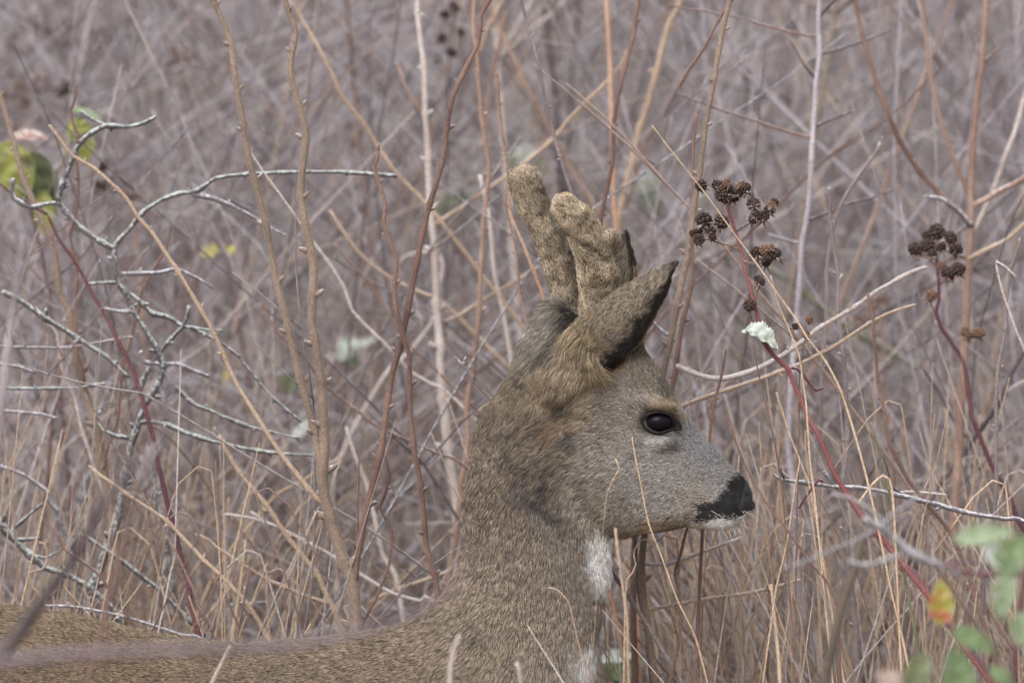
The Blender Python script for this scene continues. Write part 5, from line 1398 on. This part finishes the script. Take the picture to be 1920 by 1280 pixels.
# ------------------------------------------------------------------ the thicket behind
PAL = ['brown', 'rust', 'grey', 'mauve', 'dark', 'tan', 'pale', 'olive', 'mauve', 'pale', 'grey', 'ashen']
def wander(p0, d, L, n, bend, drift=None):
    P = [np.array(p0, float)]; d = np.array(d, float); d /= np.linalg.norm(d)
    for i in range(n):
        d = d + rs.normal(0, bend, 3) * (1, .7, .6)
        if drift is not None: d = d + np.array(drift)
        d /= np.linalg.norm(d)
        P.append(P[-1] + d * L / n)
    return np.array(P)
def frame_half(Y): return (Y - CAM_Y) * 18 / 480
def add_obj(name, parts, mat, parent=None):
    V, Q = merge(parts)
    if parent is not None: V = V - np.array(world_loc(parent))
    me = np_mesh(name, V, Q); me.materials.append(BK[mat])
    o = bpy.data.objects.new(name, me); COL.objects.link(o)
    if parent is not None: o.parent = parent
    return o
HUE = dict(brown='brown', rust='reddish brown', grey='grey', mauve='mauve', dark='dark', tan='tan', pale='pale', olive='olive', ashen='ash grey', straw='straw coloured', frosty='rimed', crimson='crimson')
def where(px):
    W = [(90, 'at the left edge'), (260, 'behind the crimson cane'), (430, 'behind the lichened blackthorn'), (620, 'behind the tall forked shrub'), (790, 'behind the brown shoot'), (940, 'left of the deer\'s nape'),
         (1090, 'straight behind the antlers'), (1230, 'behind the near ear'), (1400, 'behind the deer\'s face'), (1520, 'behind the frosted leaf'), (1660, 'behind the lilac grey sapling'), (1830, 'left of the russet sapling'), (9999, 'at the right edge')]
    return next(t for a, t in W if px < a)
def to_px(P):
    d = np.asarray(P) - CAM
    return 960 + F_PX * d[0] / (d @ _f)
N_SHRUB = 230
for i in range(N_SHRUB):
    Y = 0.75 + 7.0 * ((i + rs.random()) / N_SHRUB) ** 1.15
    hw = frame_half(Y) * 1.25
    X = (rs.random() * 2 - 1) * hw
    topz = at(960, 0, Y)[2] + 0.25
    mat = PAL[int(rs.integers(len(PAL)))]
    if Y > 3 and rs.random() < .5: mat = ['mauve', 'ashen', 'grey', 'ashen'][int(rs.integers(4))]  # farther shrubs take greyer bark, haze put into the colour
    th = empty('bare_shrub', (X, Y, 0))
    lean = rs.normal(0, .16)
    tag(th, '%s leafless shrub %s, %s, %s' % (HUE[mat], 'leaning left' if lean < -.07 else 'leaning right' if lean > .07 else 'standing upright', 'half sharp' if Y < 2 else 'blurred' if Y < 4.5 else 'very blurred', where(to_px((X, Y, .9)))), 'shrub', 'bare shrubs in the thicket behind')
    r0 = (0.0016 + 0.0034 * rs.random() ** 2) * (1 + Y * .05)
    n = 12
    H = topz * (0.75 + 0.5 * rs.random())
    P = wander((X, Y, -.02), (lean, rs.normal(0, .06), 1), H, n, .045)
    C, R = spline(P, np.linspace(r0, r0 * .4, n + 1), .05)
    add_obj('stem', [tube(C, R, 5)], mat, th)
    for b in range(int(rs.integers(3, 7))):
        k = int(rs.integers(3, n))
        sd = rs.choice([-1, 1])
        d = (sd * (0.4 + rs.random() * 1.1), rs.normal(0, .4), .35 + rs.random() * .8)
        L = .25 + rs.random() * .55
        Pb = wander(P[k], d, L, 6, .10, (0, 0, .03))
        Cb, Rb = spline(Pb, np.linspace(r0 * .5, r0 * .22, 7), .05)
        parts = [tube(Cb, Rb, 4)]
        for c in range(int(rs.integers(1, 5))):
            q = int(rs.integers(1, 6)); d2 = (rs.normal(0, .8), rs.normal(0, .5), rs.normal(.4, .5))
            Pc = wander(Pb[q], d2, .08 + rs.random() * .2, 3, .12)
            parts.append(tube(Pc, np.linspace(r0 * .28, r0 * .15, 4), 4))
        add_obj('branch', parts, mat, th)

# stuff: what nobody could count
def mass(name, label, mat_parts):
    root = None
    for mt, parts in mat_parts.items():
        if not parts: continue
        V, Q = merge(parts)
        me = np_mesh(name, V, Q); me.materials.append(BK[mt])
        o = bpy.data.objects.new(name, me); COL.objects.link(o)
        if root is None:
            root = o; tag(o, label, name.replace('_', ' '), None, 'stuff')
        else:
            o.parent = root; o['kind'] = 'stuff'
def add_strand(store, mt, C, R, ns=4): store.setdefault(mt, []).append(tube(C, R, ns))
# fine tangle at all heights
st = {}
for i in range(8600):
    Y = 0.6 + 10 * rs.random() ** 1.5
    hw = frame_half(Y) * 1.3 + .22
    lo, hi = max(0.02, at(960, 1280, Y)[2] - .1), at(960, 0, Y)[2] + .1
    q_ = rs.random() ** 1.5; z = lo + (hi - lo) * q_; Y = Y + 0.9 * q_
    X = (rs.random() * 2 - 1) * hw
    a = rs.normal(0, 1.0)
    d = (math.sin(a), rs.normal(0, .4), math.cos(a))
    P = wander((X, Y, z), d, .25 + rs.random() * .6, 5, .13)
    r = (0.0006 + .0010 * rs.random()) * (1 + Y * .07)
    P[:, 2] = np.maximum(P[:, 2], 0.01)
    mt = ['mauve', 'grey', 'brown', 'pale', 'dark', 'ashen', 'ashen', 'maroon'][int(rs.integers(8))]
    add_strand(st, mt, P, np.linspace(r, r * .4, 6))
mass('tangled_twigs', 'fine tangle of countless blurred twigs filling the thicket', st)
# farther brush up to the top edge, haze put into its paler bark
st = {}
for i in range(3600):
    Y = 8 + 34 * rs.random() ** 1.3
    hw = frame_half(Y) * 1.3 + .22
    X = (rs.random() * 2 - 1) * hw
    H = .5 + rs.random() * 1.1
    P = wander((X, Y, 0), (rs.normal(0, .25), rs.normal(0, .1), 1), H, 5, .12)
    r = 0.0025 + .004 * rs.random() + Y * .0001
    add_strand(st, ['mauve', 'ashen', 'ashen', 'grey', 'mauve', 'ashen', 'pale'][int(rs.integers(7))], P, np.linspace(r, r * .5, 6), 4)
    for b in range(2):
        Pb = wander(P[int(rs.integers(1, 5))], (rs.normal(0, 1), rs.normal(0, .3), .6), .5, 3, .15)
        add_strand(st, ['mauve', 'ashen', 'ashen'][int(rs.integers(3))], Pb, np.linspace(r * .6, r * .3, 4), 4)
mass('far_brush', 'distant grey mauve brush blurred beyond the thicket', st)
# dry grass, thicker low down
st = {}
for i in range(11500):
    Y = 0.2 + 8 * rs.random() ** 1.8
    hw = frame_half(Y) * 1.3 + .22
    X = (rs.random() * 2 - 1) * hw
    H = .45 + .55 * rs.random() ** 1.3
    if Y < 1 and abs(X + .05) < .25 : Y += 1.0
    P = wander((X, Y, 0), (rs.normal(0, .22), rs.normal(0, .12), 1), H, 5, .09, (rs.normal(0, .04), 0, -.02))
    r = .0008 + .0011 * rs.random()
    add_strand(st, ['straw', 'straw', 'tan', 'pale', 'rust', 'tan', 'straw', 'brown'][int(rs.integers(8))], P, np.array([r, r, r, r * .8, r * .6, r * .25]), 3 + (i % 2))
mass('dry_grass', 'dry straw coloured grass growing between the stems', st)
# bent straws and twigs close behind, lower half: countable, sharp enough to see
for i in range(240):
    Y = 0.10 + .75 * rs.random()
    px = rs.random() * 1950 - 15
    right = rs.random() < .62
    px = 1150 + rs.random() * 790 if right else rs.random() * 860
    hpy = (760 if right else 830) + 330 * rs.random() if right else 850 + 260 * rs.random()
    p0 = at(px, hpy, Y)
    kind = rs.random()
    th = empty('straw', (p0[0], p0[1], 0.0))
    lean = rs.normal(0, .22)
    mt = ['straw', 'straw', 'tan', 'rust', 'pale', 'brown'][int(rs.integers(6))]
    tag(th, '%s dry straw %s, %s, low %s' % (HUE[mt], 'bent at its tip' if kind < .35 else 'with a straight tip', 'leaning left' if lean < -.08 else 'leaning right' if lean > .08 else 'standing upright', where(px)), 'straw', 'straws standing low among the stems')
    H = p0[2]
    P = wander((p0[0] - lean * H * .8, Y, -.02), (lean, rs.normal(0, .05), 1), H * 1.05, 8, .06, (rs.normal(0, .02), 0, 0))
    if kind < .35:      # bent over at the top
        d = P[-1] - P[-2]; sd = rs.choice([-1, 1])
        ext = [P[-1] + np.array((sd * .012, 0, .004)), P[-1] + np.array((sd * .03, 0, -.012)), P[-1] + np.array((sd * (.045 + .03 * rs.random()), 0, -.05 - .05 * rs.random()))]
        P = np.concatenate([P, ext])
    P[:, 1] = np.maximum(P[:, 1], .135)
    r = .0007 + .0009 * rs.random()
    C, R = spline(P, np.linspace(r * 1.3, r * .5, len(P)), .02)
    add_obj('stalk', [tube(C, R, 5)], mt, th)
for i in range(90):
    Y = 0.15 + 1.3 * rs.random()
    px, py = rs.random() * 1920, 380 + 850 * rs.random() ** .6
    th = empty('thin_twig', tuple(np.array(at(px, py, Y)) * (1, 1, 0)))
    p0 = at(px, py, Y); a = rs.normal(0, .9)
    d = (math.sin(a), rs.normal(0, .3), abs(math.cos(a)) * .8 + .1)
    up = wander(p0, d, .12 + .3 * rs.random(), 5, .09)
    dn = wander(p0, (-d[0], -d[1] * .3, -d[2] - .3), max(.2, p0[2] * 1.05), 7, .07, (0, 0, -.09))
    P = np.concatenate([dn[::-1], up[1:]])
    P[:, 2] = np.maximum(P[:, 2], -.03)
    P = np.concatenate([[(P[0][0], P[0][1], -.03)], P]) if P[0][2] > 0 else P
    P[:, 1] = np.maximum(P[:, 1], .14)
    r = .0008 + .0012 * rs.random()
    C, R = spline(P, np.linspace(r * 1.5, r * .5, len(P)), .02)
    mt = ['brown', 'rust', 'grey', 'brown', 'pale', 'dark', 'grey', 'frosty'][int(rs.integers(8))]
    tag(th, 'thin %s twig %s, tip %s, %s' % (HUE[mt], 'leaning left' if a < 0 else 'leaning right', 'high up' if py < 700 else 'at mid height' if py < 950 else 'low down', where(px)), 'twig', 'thin twigs crossing behind the deer')
    o = add_obj('stem', [tube(C, R, 5)], mt, th)
    for b in range(int(rs.integers(1, 4))):
        k = int(rs.integers(len(P) // 2, len(P)))
        Pb = wander(P[k], (rs.choice([-1, 1]) * .8, rs.normal(0, .3), .8), .06 + .12 * rs.random(), 3, .08)
        Cb, Rb = spline(Pb, np.linspace(r * .7, r * .35, 4), .02)
        add_obj('branch', [tube(Cb, Rb, 4)], mt, th)
